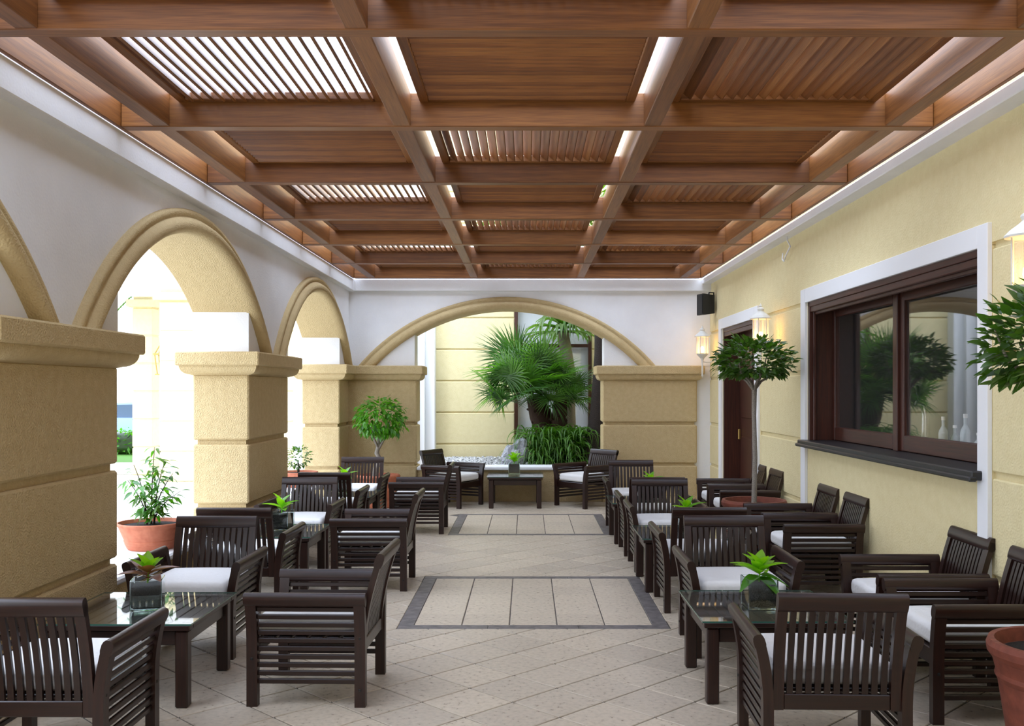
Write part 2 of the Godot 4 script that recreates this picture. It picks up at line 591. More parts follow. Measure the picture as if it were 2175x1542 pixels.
	mat("bottle_clear", Color(0.72, 0.76, 0.76), 0.1)
	mat("bottle_red", Color(0.45, 0.09, 0.09), 0.2)
	mat("steel", Color(0.75, 0.76, 0.77), 0.25).metallic = 0.9

func leafy(n: String, c: Color, rough: float) -> void:
	var m := mat(n, c, rough, 0.5)
	m.backlight_enabled = true
	m.backlight = Color(c.r * 1.3, c.g * 1.4, c.b * 0.6).clamp()
	m.cull_mode = BaseMaterial3D.CULL_DISABLED

# ------------------------------------------------------------------ floor
func tile_mesh(poly: PackedVector2Array) -> ArrayMesh:       # a tile of any outline (x, depth), top at y = 0, edges eased
	var st := new_st()
	add_tile(st, poly)
	return done(st)

func add_tile(st: SurfaceTool, poly: PackedVector2Array) -> void:
	st.set_smooth_group(-1)
	var inner := Geometry2D.offset_polygon(poly, -0.003)
	if inner.is_empty(): return
	var top: PackedVector2Array = inner[0]
	var idx := Geometry2D.triangulate_polygon(top)
	for i in range(0, idx.size(), 3):
		t3(st, P(top[idx[i]].x, 0, top[idx[i]].y), P(top[idx[i + 1]].x, 0, top[idx[i + 1]].y), P(top[idx[i + 2]].x, 0, top[idx[i + 2]].y), Vector3.UP)
	var mid := Vector2.ZERO
	for q in top: mid += q / top.size()
	for i in top.size():
		var a := top[i]
		var b := top[(i + 1) % top.size()]
		var e := (b - a).normalized()
		var o := Vector2(e.y, -e.x)
		if o.dot((a + b) * 0.5 - mid) < 0: o = -o
		var a2 := a + o * 0.003
		var b2 := b + o * 0.003
		quad(st, P(a.x, 0, a.y), P(b.x, 0, b.y), P(b2.x, -0.003, b2.y), P(a2.x, -0.003, a2.y), Vector3(o.x, 1, -o.y))
		quad(st, P(a2.x, -0.003, a2.y), P(b2.x, -0.003, b2.y), P(b2.x, -0.012, b2.y), P(a2.x, -0.012, a2.y), Vector3(o.x, 0, -o.y))

func build_floor() -> void:
	var f := base("floor")
	tag(f, "beige stone tile terrace floor laid diagonally with grey-framed square inlays", "", "", "structure")
	var st := new_st()
	add_box(st, P(0.0, -0.106, 2.5), Vector3(6.3, 0.2, 27.0), 0.0)
	part(f, "grout_bed", done(st), M.grout)
	var inlays := [Rect2(-0.905, 2.34, 1.895, 1.895), Rect2(-0.905, 6.72, 1.895, 1.895), Rect2(-0.905, 11.06, 1.895, 1.895)]
	# diagonal field
	var s := 0.34
	var c := PackedVector2Array([Vector2(1, 1) / sqrt(2.0), Vector2(-1, 1) / sqrt(2.0)])
	var o := Vector2(0.163, 5.862)
	var list := []
	for i in range(-60, 60):
		for j in range(-60, 60):
			var q := o + c[0] * s * (i + 0.5) + c[1] * s * (j + 0.5)
			if absf(q.x) > 3.05 or q.y < -9.6 or q.y > 14.65: continue
			var h := (s - 0.009) * 0.5
			var poly := PackedVector2Array([q + (c[0] + c[1]) * h, q + (c[1] - c[0]) * h, q - (c[0] + c[1]) * h, q + (c[0] - c[1]) * h])
			var pieces := [poly]
			for r in inlays:
				var g: Rect2 = r.grow(0.003)
				var hole := PackedVector2Array([g.position, g.position + Vector2(g.size.x, 0), g.end, g.position + Vector2(0, g.size.y)])
				var nxt := []
				for pc in pieces:
					for res in Geometry2D.clip_polygons(pc, hole):
						if not Geometry2D.is_polygon_clockwise(res): nxt.append(res)
				pieces = nxt
			for pc in pieces: list.append([q, pc])
	list.sort_custom(func(a, b): return (a[0].y if a[0].y > 4.45 else 100.0 - a[0].y) < (b[0].y if b[0].y > 4.45 else 100.0 - b[0].y))
	var rest := new_st()
	var count := 0
	for it in list:
		if absf(it[0].x) < 2.75 and it[0].y > 4.45 and count < 240:
			part(f, "tile", tile_mesh(it[1]), M["tile_%d" % (rng.randi() % 4)])
			count += 1
		else:
			add_tile(rest, it[1])
	for r in inlays:
		var b := 0.108
		var x0: float = r.position.x
		var z0: float = r.position.y
		var n: float = r.size.x
		var ring := [[x0, z0, n, b], [x0, z0 + n - b, n, b], [x0, z0 + b, b, n - 2 * b], [x0 + n - b, z0 + b, b, n - 2 * b]]
		for k in ring:
			var cut := 3
			for u in cut:
				var along_x: bool = k[2] > k[3]
				var l: float = (k[2] if along_x else k[3]) / cut
				var ra := Rect2(k[0] + (l * u if along_x else 0.0), k[1] + (0.0 if along_x else l * u), l - 0.002 if along_x else k[2], k[3] if along_x else l - 0.002)
				part(f, "border_strip", tile_mesh(PackedVector2Array([ra.position, ra.position + Vector2(ra.size.x, 0), ra.end, ra.position + Vector2(0, ra.size.y)])), M.border_stone)
		var w := (n - 2 * b) / 5.0
		for i in 5:
			for j in 5:
				var a := Vector2(x0 + b + w * i + 0.004, z0 + b + w * j + 0.002)
				var e := Vector2(w - 0.008, w - 0.004)
				if z0 > 3.0:
					part(f, "tile", tile_mesh(PackedVector2Array([a, a + Vector2(e.x, 0), a + e, a + Vector2(0, e.y)])), M["tile_%d" % (rng.randi() % 2)])
				else:
					add_tile(rest, PackedVector2Array([a, a + Vector2(e.x, 0), a + e, a + Vector2(0, e.y)]))
	tag(part(f, "far_tiles", done(rest), M.tile_0), "", "", "", "stuff")

# ------------------------------------------------------------------ ceiling
const ROW := 1.62
const ROW0 := 4.40

func build_ceiling() -> void:
	var c := base("ceiling")
	tag(c, "teak coffered pergola ceiling with louvred panels and open edges to the sky", "", "", "structure")
	var xs := [-2.27, -0.775, 0.775, 2.27]
	var bw := 0.105
	var bh := 0.21
	for k in range(-8, 7):
		var z := ROW0 + ROW * k + 0.05
		part(c, "cross_beam", box(5.04, bh, 0.10, 0.005), M["teak_%d" % posmod(k, 3)], P(0, CEIL + bh / 2, z))
	for k in range(-8, 6):
		var z0 := ROW0 + ROW * k + 0.10
		var l := ROW - 0.10
		for i in 4:
			part(c, "long_beam", box(bw, bh - 0.004, l - 0.001, 0.005), M["teak_%d" % posmod(k + i, 3)], P(xs[i], CEIL + bh / 2 + 0.002, z0 + l / 2))
		for i in 3:
			louvre(c, xs[i] + bw / 2 + 0.055, xs[i + 1] - bw / 2 - 0.055, z0 + 0.002, z0 + l - 0.002, posmod(k + i, 2) == 0, k, 64.0 if i == 0 else 42.0)
		for sd in [-1.0, 1.0]:
			part(c, "edge_board", box(0.03, 0.25, ROW - 0.004, 0.003), M["teak_%d" % posmod(k + (1 if sd > 0 else 0), 3)], P(sd * 2.537, CEIL + 0.125, z0 - 0.05 + ROW / 2))

func louvre(c: Node3D, x0: float, x1: float, z0: float, z1: float, along_z: bool, k: int, open_deg: float) -> void:
	var y := CEIL + 0.175
	var pn := node(c, "louvre_panel", P((x0 + x1) / 2, y, (z0 + z1) / 2))
	var w := x1 - x0
	var l := z1 - z0
	var fw := 0.058
	var fh := 0.05
	var mt: Material = M["teak_%d" % posmod(k, 3)]
	for s in [-1.0, 1.0]:
		part(pn, "frame_bar", box(fw, fh, l, 0.006), mt, Vector3(s * (w - fw) / 2, 0, 0))
		part(pn, "frame_bar", box(w - 2 * fw, fh, fw, 0.006), mt, Vector3(0, 0, s * (l - fw) / 2))
	for s in [-0.3, 0.3]:
		part(pn, "screw_head", box(0.012, 0.004, 0.012, 0.002), M.steel, Vector3(s * w, -fh / 2 - 0.001, (l - fw) / 2))
	var span := (w if along_z else l) - 2 * fw
	var pitch := 0.062
	var n := int(span / pitch)
	pitch = span / n
	var wide := 0.098 if open_deg > 50.0 else 0.088
	var tilt := deg_to_rad(open_deg if along_z else 40.0)
	var bulk: SurfaceTool = new_st() if k < -1 else null      # rows behind the camera
	for i in n:
		var q := -span / 2 + pitch * (i + 0.5)
		if bulk:
			if along_z: add_box(bulk, Vector3(q, 0.005, 0), Vector3(wide, 0.011, l - 2 * fw), 0.0, Basis(Vector3(0, 0, 1), PI - tilt))
			else: add_box(bulk, Vector3(0, 0.005, q), Vector3(w - 2 * fw, 0.011, 0.078), 0.0, Basis(Vector3(1, 0, 0), -tilt))
			continue
		var sm: Material = M["teak_%d" % (rng.randi() % 3)]
		if along_z:
			# cross-section rises towards -x
			part(pn, "slat", box(wide, 0.017 if open_deg > 50.0 else 0.011, l - 2 * fw, 0.003), sm, Vector3(q, 0.005, 0), Basis(Vector3(0, 0, 1), PI - tilt))
		else:
			# cross-section rises towards the camera end
			part(pn, "slat", box(w - 2 * fw, 0.011, 0.078, 0.003), sm, Vector3(0, 0.005, q), Basis(Vector3(1, 0, 0), -tilt))
	if bulk: tag(part(pn, "slats", done(bulk), mt), "", "", "", "stuff")

# ------------------------------------------------------------------ arcade
const BAY := 4.45
const BAY_Z := 7.73

func pier(parent: Node, n: String, x0: float, x1: float, z0: float, z1: float, cap := 0.13) -> Node3D:
	var pn := node(parent, n, P((x0 + x1) / 2, 0, (z0 + z1) / 2))
	var w := x1 - x0
	var l := z1 - z0
	part(pn, "core", box(w - 0.07, 2.1, l - 0.07, 0.0), M.ochre, Vector3(0, 0.85, 0))
	for c in [[-0.2, 0.535], [0.575, 1.135], [1.18, 1.80]]:
		part(pn, "course_block", box(w, c[1] - c[0], l, 0.014), M.ochre, Vector3(0, (c[0] + c[1]) / 2, 0))
	var prof := [Vector2(1.79, -0.01)]
	for i in 7:
		var a := i / 6.0 * PI / 2
		prof.append(Vector2(1.80 + 0.085 * (1 - cos(a)), 0.02 + (cap - 0.05) * sin(a)))
	part(pn, "capital_ovolo", loft(w / 2, l / 2, prof), M.ochre)
	part(pn, "capital_slab", box(w + cap * 2, 0.13, l + cap * 2, 0.012), M.ochre, Vector3(0, 1.948, 0))
	return pn

func ring_profile(r: float) -> Array:
	return [Vector2(r + 0.185, -0.02), Vector2(r + 0.185, 0.035), Vector2(r + 0.175, 0.05), Vector2(r + 0.145, 0.055), Vector2(r + 0.13, 0.038), Vector2(r + 0.118, 0.05), Vector2(r + 0.10, 0.078), Vector2(r + 0.07, 0.095), Vector2(r + 0.035, 0.092), Vector2(r + 0.01, 0.07), Vector2(r - 0.004, 0.035), Vector2(r - 0.004, -0.02)]

func arched(parent: Node, u0: float, u1: float, cu: float, j0: float, j1: float, R: float, cv: float, v0: float, v1: float, w0: float, w1: float, m: Basis) -> void:
	# a wall panel from u0 to u1 and v0 to v1, pierced between jambs j0, j1 under an arc; the soffit is roughcast
	var poly := PackedVector2Array([Vector2(u0, v0), Vector2(u0, v1), Vector2(u1, v1), Vector2(u1, v0), Vector2(j1, v0)])
	var a1 := acos((j1 - cu) / R)
	var a0 := acos((j0 - cu) / R)
	var edges := []
	for i in 33:
		var a := lerpf(a1, a0, i / 32.0)
		if i > 0: edges.append(poly.size() - 1)
		poly.append(Vector2(cu + R * cos(a), cv + R * sin(a)))
	poly.append(Vector2(j0, v0))
	var st := new_st()
	var so := new_st()
	slab(poly, w0, w1, m, st, so, edges)
	part(parent, "spandrel_wall", done(st), M.white_plaster)
	part(parent, "arch_soffit", done(so), M.ochre)

func build_wall_left() -> void:
	var w := base("wall_left")
	tag(w, "arcade of ochre roughcast pillars and white plaster arches", "", "", "structure")
	# maps (u = depth, v = height, w = x)
	var m := Basis(Vector3(0, 0, -1), Vector3(0, 1, 0), Vector3(1, 0, 0))
	for k in range(-4, 2):
		var zc := BAY_Z + BAY * k
		arched(w, zc - BAY / 2, zc + BAY / 2, zc, zc - 1.47, zc + 1.47, 2.49, 0.38, 2.01, 3.12, -3.17, WL, m)
		part(w, "arch_moulding", arc_moulding(zc, 0.38, ring_profile(2.49), 2.012, WL, 1.0, m), M.ochre)
		# low wall and its white coping
		part(w, "low_wall", box(0.40, 0.58, 2.94, 0.005), M.ochre, P(-2.905, 0.09, zc))
		part(w, "coping", box(0.50, 0.05, 2.936, 0.014), M.white_paint, P(-2.905, 0.405, zc))
	for k in range(-4, 2):
		var z1 := BAY_Z + BAY * k + 1.47
		if k == 1: pier(w, "pillar", -3.17, WL, z1, 14.9)
		else: pier(w, "pillar", -3.17, WL, z1, z1 + 1.51)
	part(w, "ring_beam", box(0.62, 0.17, 27.0, 0.006), M.white_plaster, P(-2.86, 3.20, 1.5))
	part(w, "roof_edge", box(0.5, 0.14, 27.0, 0.006), M.white_plaster, P(-2.93, 3.355, 1.5))

func build_wall_back() -> void:
	var w := base("wall_back")
	tag(w, "white end wall with one wide ochre arch onto the palm garden", "", "", "structure")
	var m := Basis(Vector3(1, 0, 0), Vector3(0, 1, 0), Vector3(0, 0, -1))
	arched(w, -2.72, WR + 0.3, -0.30, -1.67, 1.14, 2.70, 0.147, 2.01, 3.12, 14.39, 14.80, m)
	part(w, "arch_moulding", arc_moulding(-0.30, 0.147, ring_profile(2.70), 2.012, 14.39, -1.0, m), M.ochre)
	pier(w, "pier", -2.90, -1.635, 14.33, 14.80, 0.10)
	pier(w, "pier", 1.113, 2.505, 14.33, 14.80, 0.10)
	part(w, "plain_strip", box(0.55, 2.3, 0.4, 0.004), M.white_plaster, P(2.75, 0.95, 14.60))
	part(w, "ring_beam", box(6.0, 0.17, 0.5, 0.006), M.white_plaster, P(0.1, 3.20, 14.55))
	part(w, "roof_edge", box(6.0, 0.5, 0.4, 0.006), M.white_plaster, P(0.1, 3.53, 14.55))
	part(w, "low_wall", box(2.75, 0.67, 0.36, 0.005), M.ochre, P(-0.26, 0.135, 14.56))
	part(w, "coping", box(2.745, 0.05, 0.44, 0.01), M.white_paint, P(-0.26, 0.495, 14.55))
	for i in 9:
		part(w, "skirting_tile", box(0.30, 0.16, 0.012, 0.003), M.ochre, P(-1.47 + 0.304 * i, 0.082, 14.374))

# ------------------------------------------------------------------ window wall
func build_wall_right() -> void:
	var w := base("wall_right")
	tag(w, "pale yellow rendered wall with recessed horizontal joints", "", "", "structure")
	var zones := [[-10.0, 5.66], [9.55, 11.27], [13.66, 14.42]]
	for z in zones:
		var l: float = z[1] - z[0]
		part(w, "core", box(0.30, 3.5, l, 0.0), M.wall_yellow, P(WR + 0.17, 1.55, (z[0] + z[1]) / 2))
		for c in [[-0.2, 0.54], [0.575, 1.135], [1.175, 1.80], [1.84, 2.475], [2.515, 3.32]]:
			part(w, "course_block", box(0.05, c[1] - c[0], l, 0.008 if c[1] < 3 else 0.0), M.wall_yellow, P(WR + 0.025, (c[0] + c[1]) / 2, (z[0] + z[1]) / 2))
	for b in [[5.66, 9.55, -0.2, 1.12], [5.66, 9.55, 2.497, 3.32], [11.27, 13.66, 2.50, 3.32]]:
		part(w, "wall_panel", box(0.30, b[3] - b[2], b[1] - b[0], 0.0), M.wall_yellow, P(WR + 0.15, (b[2] + b[3]) / 2, (b[0] + b[1]) / 2))
	for b in [[5.66, 5.79, 1.12, 2.5], [9.36, 9.55, 1.12, 2.5], [11.27, 11.5, -0.2, 2.5], [13.43, 13.66, -0.2, 2.5]]:
		part(w, "wall_panel", box(0.30, b[3] - b[2], b[1] - b[0], 0.0), M.wall_yellow, P(WR + 0.15, (b[2] + b[3]) / 2, (b[0] + b[1]) / 2))
	part(w, "cornice", box(0.14, 0.075, 24.4, 0.006), M.white_plaster, P(WR - 0.06, 3.255, 2.2))
	part(w, "roof_slab", box(3.6, 0.16, 25.0, 0.02), M.wall_yellow, P(WR + 1.83, 3.39, 2.3))
	# room behind the window
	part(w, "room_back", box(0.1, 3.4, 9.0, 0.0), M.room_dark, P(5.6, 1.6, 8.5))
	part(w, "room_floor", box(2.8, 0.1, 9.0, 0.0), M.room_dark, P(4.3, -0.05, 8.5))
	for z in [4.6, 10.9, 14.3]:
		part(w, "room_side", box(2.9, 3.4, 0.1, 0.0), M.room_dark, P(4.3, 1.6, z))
	var fr := base("wall_front")
	tag(fr, "plain yellow end wall added behind the viewer to cut light on the terrace", "", "", "structure")
	part(fr, "wall_panel", box(6.2, 3.6, 0.3, 0.0), M.wall_yellow, P(-0.1, 1.7, -9.9))  # unseen wall, added to close off light from behind the camera
	# white bands round window and door
	var t1 := base("trim_1")
	tag(t1, "flat white painted band around the bar window running down to the floor", "", "", "structure")
	part(t1, "side_band", box(0.03, 2.63, 0.13, 0.003), M.white_paint, P(WR - 0.013, 1.315, 5.725))
	part(t1, "side_band", box(0.03, 2.63, 0.15, 0.003), M.white_paint, P(WR - 0.013, 1.315, 9.46))
	part(t1, "head_band", box(0.03, 0.135, 3.59, 0.003), M.white_paint, P(WR - 0.0132, 2.5625, 7.585))
	var t2 := base("trim_2")
	tag(t2, "flat white painted band around the dark door", "", "", "structure")
	part(t2, "side_band", box(0.03, 2.64, 0.17, 0.003), M.white_paint, P(WR - 0.013, 1.32, 11.40))
	part(t2, "side_band", box(0.03, 2.64, 0.17, 0.003), M.white_paint, P(WR - 0.013, 1.32, 13.545))
	part(t2, "head_band", box(0.03, 0.14, 1.97, 0.003), M.white_paint, P(WR - 0.0132, 2.57, 12.47))
	# window
	var win := base("window_1")
	tag(win, "wide dark wooden bar window with two glazed sashes and a black sill", "", "", "structure")
	var zc := 7.575
	part(win, "window_sill", box(0.36, 0.055, 3.70, 0.008), M.sill_black, P(WR + 0.09, 1.145, zc))
	part(win, "sill_nosing", box(0.05, 0.03, 3.72, 0.008), M.sill_black, P(WR - 0.085, 1.125, zc))
	for s in [[5.815, 0.05], [9.335, 0.05]]:
		part(win, "jamb_board", box(0.27, 1.33, s[1], 0.004), M.window_wood, P(WR + 0.13, 1.835, s[0]))
	part(win, "head_board", box(0.27, 0.05, 3.57, 0.004), M.window_wood, P(WR + 0.13, 2.475, zc))
	for q in [[0.0, 0.055], [0.035, 0.035]]:
		part(win, "head_moulding", box(0.03, q[1], 3.50, 0.006), M.window_wood, P(WR + 0.02 + q[0], 2.425 - q[0], zc))
	for z in [5.858, 9.292]:
		part(win, "side_moulding", box(0.03, 1.28, 0.035, 0.006), M.window_wood, P(WR + 0.04, 1.81, z))
	var xs := WR + 0.24
	part(win, "mullion", box(0.08, 1.28, 0.085, 0.006), M.window_wood, P(xs - 0.01, 1.81, 7.66))
	for z in [[5.84, 7.62], [7.70, 9.31]]:
		var sash := node(win, "sash", P(xs, 0, (z[0] + z[1]) / 2))
		var l: float = z[1] - z[0]
		for s in [-1.0, 1.0]:
			part(sash, "stile", box(0.05, 1.27, 0.075, 0.006), M.window_wood, Vector3(0, 1.81, s * (l / 2 - 0.0375)))
		part(sash, "top_rail", box(0.05, 0.10, l - 0.15, 0.006), M.window_wood, Vector3(0, 2.395, 0))
		part(sash, "bottom_rail", box(0.05, 0.125, l - 0.15, 0.006), M.window_wood, Vector3(0, 1.238, 0))
		part(sash, "pane", box(0.005, 1.05, l - 0.15, 0.0), M.pane, Vector3(0, 1.82, 0))
	# door
	var dr := base("door_1")
	tag(dr, "tall dark brown panelled double door set deep in the wall", "", "", "structure")
	for z in [11.525, 13.405]:
		part(dr, "jamb_board", box(0.28, 2.5, 0.05, 0.004), M.window_wood, P(WR + 0.14, 1.25, z))
	part(dr, "head_board", box(0.28, 0.05, 1.93, 0.004), M.window_wood, P(WR + 0.14, 2.475, 12.465))
	part(dr, "head_moulding", box(0.03, 0.06, 1.84, 0.006), M.window_wood, P(WR + 0.02, 2.42, 12.465))
	for z in [12.01, 12.92]:
		var leafn := node(dr, "door_leaf", P(WR + 0.24, 0, z))
		part(leafn, "board", box(0.04, 2.44, 0.90, 0.004), M.window_wood, Vector3(0, 1.225, 0))
		for y in [0.6, 1.75]:
			part(leafn, "raised_panel", box(0.03, 0.95 if y > 1 else 0.85, 0.62, 0.012), M.window_wood, Vector3(-0.02, y, 0))
		part(leafn, "handle", box(0.03, 0.14, 0.02, 0.006), M.brass, Vector3(-0.045, 1.05, 0.38 if z < 12.5 else -0.38))
	# things on the bar behind the glass
	var counter := base("bar_counter", P(3.25, 0, 7.6))
	tag(counter, "bar counter inside the window under the row of bottles", "counter")
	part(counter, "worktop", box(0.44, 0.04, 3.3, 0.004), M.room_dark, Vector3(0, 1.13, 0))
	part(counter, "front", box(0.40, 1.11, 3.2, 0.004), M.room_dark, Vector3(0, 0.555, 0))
	var kinds := [["bottle_clear", 0.30, "clear glass bottle with a pale cap behind the window mullion"], ["bottle_green", 0.24, "short green glass bottle behind the bar window"], ["bottle_clear", 0.33, "tall clear spirit bottle behind the bar window"], ["bottle_clear", 0.20, "small squat clear bottle behind the bar window"], ["bottle_red", 0.25, "red-labelled bottle behind the bar window"], ["bottle_green", 0.29, "dark green bottle with a silver collar behind the bar window"]]
	var bz := [7.35, 7.22, 6.98, 6.84, 6.66, 6.50]
	for i in 6:
		var k: Array = kinds[i]
		var h: float = k[1]
		var b := base("bottle", P(3.15 + 0.03 * (i % 2), 1.151, bz[i]))
		tag(b, k[2], "bottle", "bottles on the bar counter")
		part(b, "body", lathe([Vector2(0, 0), Vector2(0.034, 0), Vector2(0.036, 0.01), Vector2(0.036, h * 0.58), Vector2(0.030, h * 0.66), Vector2(0.013, h * 0.76), Vector2(0.013, h * 0.93), Vector2(0, h * 0.93)], 14), M[k[0]])
		part(b, "cap", lathe([Vector2(0, h * 0.91), Vector2(0.015, h * 0.91), Vector2(0.015, h), Vector2(0, h)], 12), M.lamp_white)
	var bucket := base("ice_scoop_bin", P(3.24, 1.151, 6.15))
	tag(bucket, "white slant-lidded ice bin standing on the bar counter", "bin")
	var side := PackedVector2Array([Vector2(-0.17, 0), Vector2(0.17, 0), Vector2(0.17, 0.22), Vector2(-0.02, 0.46), Vector2(-0.17, 0.30)])
	var st := new_st()
	slab(side, -0.17, 0.17, Basis(Vector3(0, 0, -1), Vector3(0, 1, 0), Vector3(1, 0, 0)), st)
	part(bucket, "body", done(st), M.curtain)
	part(bucket, "lid", box(0.35, 0.012, 0.31, 0.004), M.white_paint, Vector3(0, 0.35, -0.085), Basis(Vector3(1, 0, 0), -0.9))
	for i in 5:
		var g := base("drinking_glass", P(3.10 + 0.05 * (i % 2), 1.151, 8.0 + 0.14 * i))
		tag(g, "clear drinking glass in the row standing behind the bar window", "glass", "drinking glasses on the bar counter")
		part(g, "bowl", lathe([Vector2(0, 0.0), Vector2(0.028, 0), Vector2(0.036, 0.10), Vector2(0.034, 0.10), Vector2(0.026, 0.006), Vector2(0, 0.006)], 14), M.pane)
	var tap := base("beer_tap", P(3.2, 1.151, 7.80))
	tag(tap, "polished steel beer tap column behind the window mullion", "tap")
	part(tap, "column", tube([Vector3(0, 0, 0), Vector3(0, 0.30, 0), Vector3(-0.02, 0.38, 0), Vector3(-0.08, 0.40, 0)], [0.035, 0.03, 0.028, 0.02], 12), M.steel)
	part(tap, "tap_handle", tube([Vector3(-0.05, 0.40, 0), Vector3(-0.07, 0.54, 0)], [0.010, 0.016], 10), M.black_plastic)

# ------------------------------------------------------------------ beyond the arcade
func build_outside() -> void:
	var g := base("ground")
	tag(g, "pale sunlit paving and lawn beyond the arcade", "", "", "structure")
	var st := new_st()
	add_box(st, P(-18.2, -0.30, 14.0), Vector3(30.0, 0.2, 70.0), 0.0)
	part(g, "paving", done(st), M.paving)
	for i in 2:
		part(g, "step", box(9.0, 0.12, 0.5 - 0.2 * i, 0.01), M.paving, P(-9.5, -0.14 + 0.10 * i, 21.6 + 0.15 * i))
	part(g, "lawn", box(14.0, 0.06, 5.0, 0.02), M.lawn, P(-14.5, -0.18, 26.6))
	part(g, "car_park", box(24.0, 0.03, 12.0, 0.01), M.asphalt, P(-17.5, -0.185, 35.6))
	var back := new_st()
	add_box(back, P(0, -0.30, 40.0), Vector3(8.0, 0.2, 40.0), 0.0)
	part(g, "paving", done(back), M.paving)
	# the facing portico
	var w := base("wall_far")
	tag(w, "sunlit cream portico with grooved square pillars across the court", "", "", "structure")
	for q in [[-8.62, -8.18, 21.4], [-7.45, -6.75, 20.0], [-5.55, -4.75, 19.4], [-12.4, -11.9, 24.0]]:
		var pn := node(w, "pillar", P((q[0] + q[1]) / 2, 0, q[2]))
		var wd: float = q[1] - q[0]
		part(pn, "core", box(wd - 0.04, 3.9, wd - 0.04, 0.0), M.wall_yellow, Vector3(0, 1.75, 0))
		for i in 6:
			part(pn, "course_block", box(wd, 0.585, wd, 0.012), M.wall_yellow, Vector3(0, 0.1 + 0.61 * i, 0))
		part(pn, "capital_slab", box(wd + 0.2, 0.16, wd + 0.2, 0.012), M.wall_yellow, Vector3(0, 3.55, 0))
	part(w, "entablature", box(9.0, 1.4, 0.7, 0.02), M.white_plaster, P(-9.0, 4.35, 20.4))
	part(w, "added_shade_roof", box(9.4, 0.25, 9.0, 0.02), M.white_plaster, P(-9.0, 5.15, 22.4))  # slab added to keep overhead sky light off the pillars
	part(w, "rear_wall", box(5.0, 1.6, 0.3, 0.02), M.wall_yellow, P(-15.2, 2.0, 44.0))
	# hedge
	var hd := base("hedge", P(-12.2, -0.15, 27.6))
	tag(hd, "clipped leafy green hedge beside the car park", "hedge", "", "")
	var hs := new_st()
	for i in 1500:
		var p := Vector3(rng.randf_range(-2.6, 2.6), rng.randf_range(0.0, 0.75), rng.randf_range(-0.55, 0.55))
		p.y *= 1.0 - 0.3 * absf(p.z)
		add_leaf(hs, Transform3D(Basis.from_euler(Vector3(rng.randf_range(-1, 1), rng.randf() * TAU, rng.randf_range(-0.6, 0.6))), p), 0.16, 0.09, 0.2, 0.2, 2)
	part(hd, "foliage", done(hs), M.ficus_0)
	part(hd, "inner_mass", soft_box(Vector3(5.0, 0.62, 0.9), 0.2), M.bay_2, Vector3(0, 0.31, 0))
	for q in [[-13.0, 31.0, "car_blue", "pale blue hatchback parked beyond the hedge"], [-14.8, 38.0, "car_white", "white car parked behind the pale blue one"], [-13.0, 34.6, "car_white", "white car partly hidden by a slim cream pillar"]]:
		car(q[0], q[1], M[q[2]], q[3])
	# a young tree whose spray shows under the arch
	var tr := base("palm_tree", P(-9.3, -0.2, 25.5))
	tag(tr, "slender palm tree standing beyond the arcade in full light", "tree")
	part(tr, "trunk", tube([Vector3(0, 0, 0), Vector3(0.1, 2.4, 0), Vector3(0.0, 5.0, 0)], [0.16, 0.13, 0.11], 10), M.bark_pale)
	for i in 14:
		var a := TAU * i / 14.0 + 0.2
		frond(tr, Vector3(0, 5.0, 0), a, 0.5 - 0.9 * (i % 3) / 2.0, 1.6)
	# hanging lantern of the portico
	var ln := base("hanging_lantern", P(-7.6, 1.98, 20.2))
	tag(ln, "brass hanging lantern outside, seen under the arcade arch", "lantern")
	var cage := new_st()
	for i in 4:
		var a := TAU * i / 4 + PI / 4
		var d := Vector3(cos(a), 0, sin(a))
		add_tube(cage, [d * 0.10, d * 0.16 + Vector3(0, 0.42, 0)], [0.012, 0.012], 6)
		add_tube(cage, [d * 0.16 + Vector3(0, 0.42, 0), d * 0.03 + Vector3(0, 0.64, 0)], [0.012, 0.012], 6)
	part(ln, "cage", done(cage), M.brass)
	part(ln, "base_plate", box(0.22, 0.02, 0.22, 0.004), M.brass, Vector3(0, 0, 0))
	part(ln, "collar", box(0.28, 0.03, 0.28, 0.006), M.brass, Vector3(0, 0.42, 0))
	part(ln, "cap", lathe([Vector2(0.05, 0.62), Vector2(0.06, 0.66), Vector2(0.02, 0.70), Vector2(0, 0.74)], 12), M.brass)
	part(ln, "chain", tube([Vector3(0, 0.72, 0), Vector3(0, 1.69, 0)], [0.008, 0.008], 6), M.brass)
	part(ln, "candle_tube", tube([Vector3(0, 0.01, 0), Vector3(0, 0.18, 0)], [0.02, 0.02], 8), M.lamp_white)

func frond(parent: Node3D, at: Vector3, a: float, lift: float, l: float) -> void:
	var st := new_st()
	var pts := []
	var rad := []
	for i in 6:
		var t := i / 5.0
		pts.append(Vector3(0, lift * l * t - 0.5 * l * t * t, l * t))
		rad.append(0.018 * (1.0 - 0.8 * t))
	add_tube(st, pts, rad, 5)
	for i in 22:
		var t := 0.15 + 0.85 * i / 21.0
		var p := Vector3(0, lift * l * t - 0.5 * l * t * t, l * t)
		for s in [-1.0, 1.0]:
			add_leaf(st, Transform3D(Basis.from_euler(Vector3(0.35, s * 0.95, 0)), p), 0.42 * (1.1 - 0.6 * t), 0.035, 0.3, 0.35, 3)
	part(parent, "frond", done(st), M.palm_1, at, Basis(Vector3.UP, a))

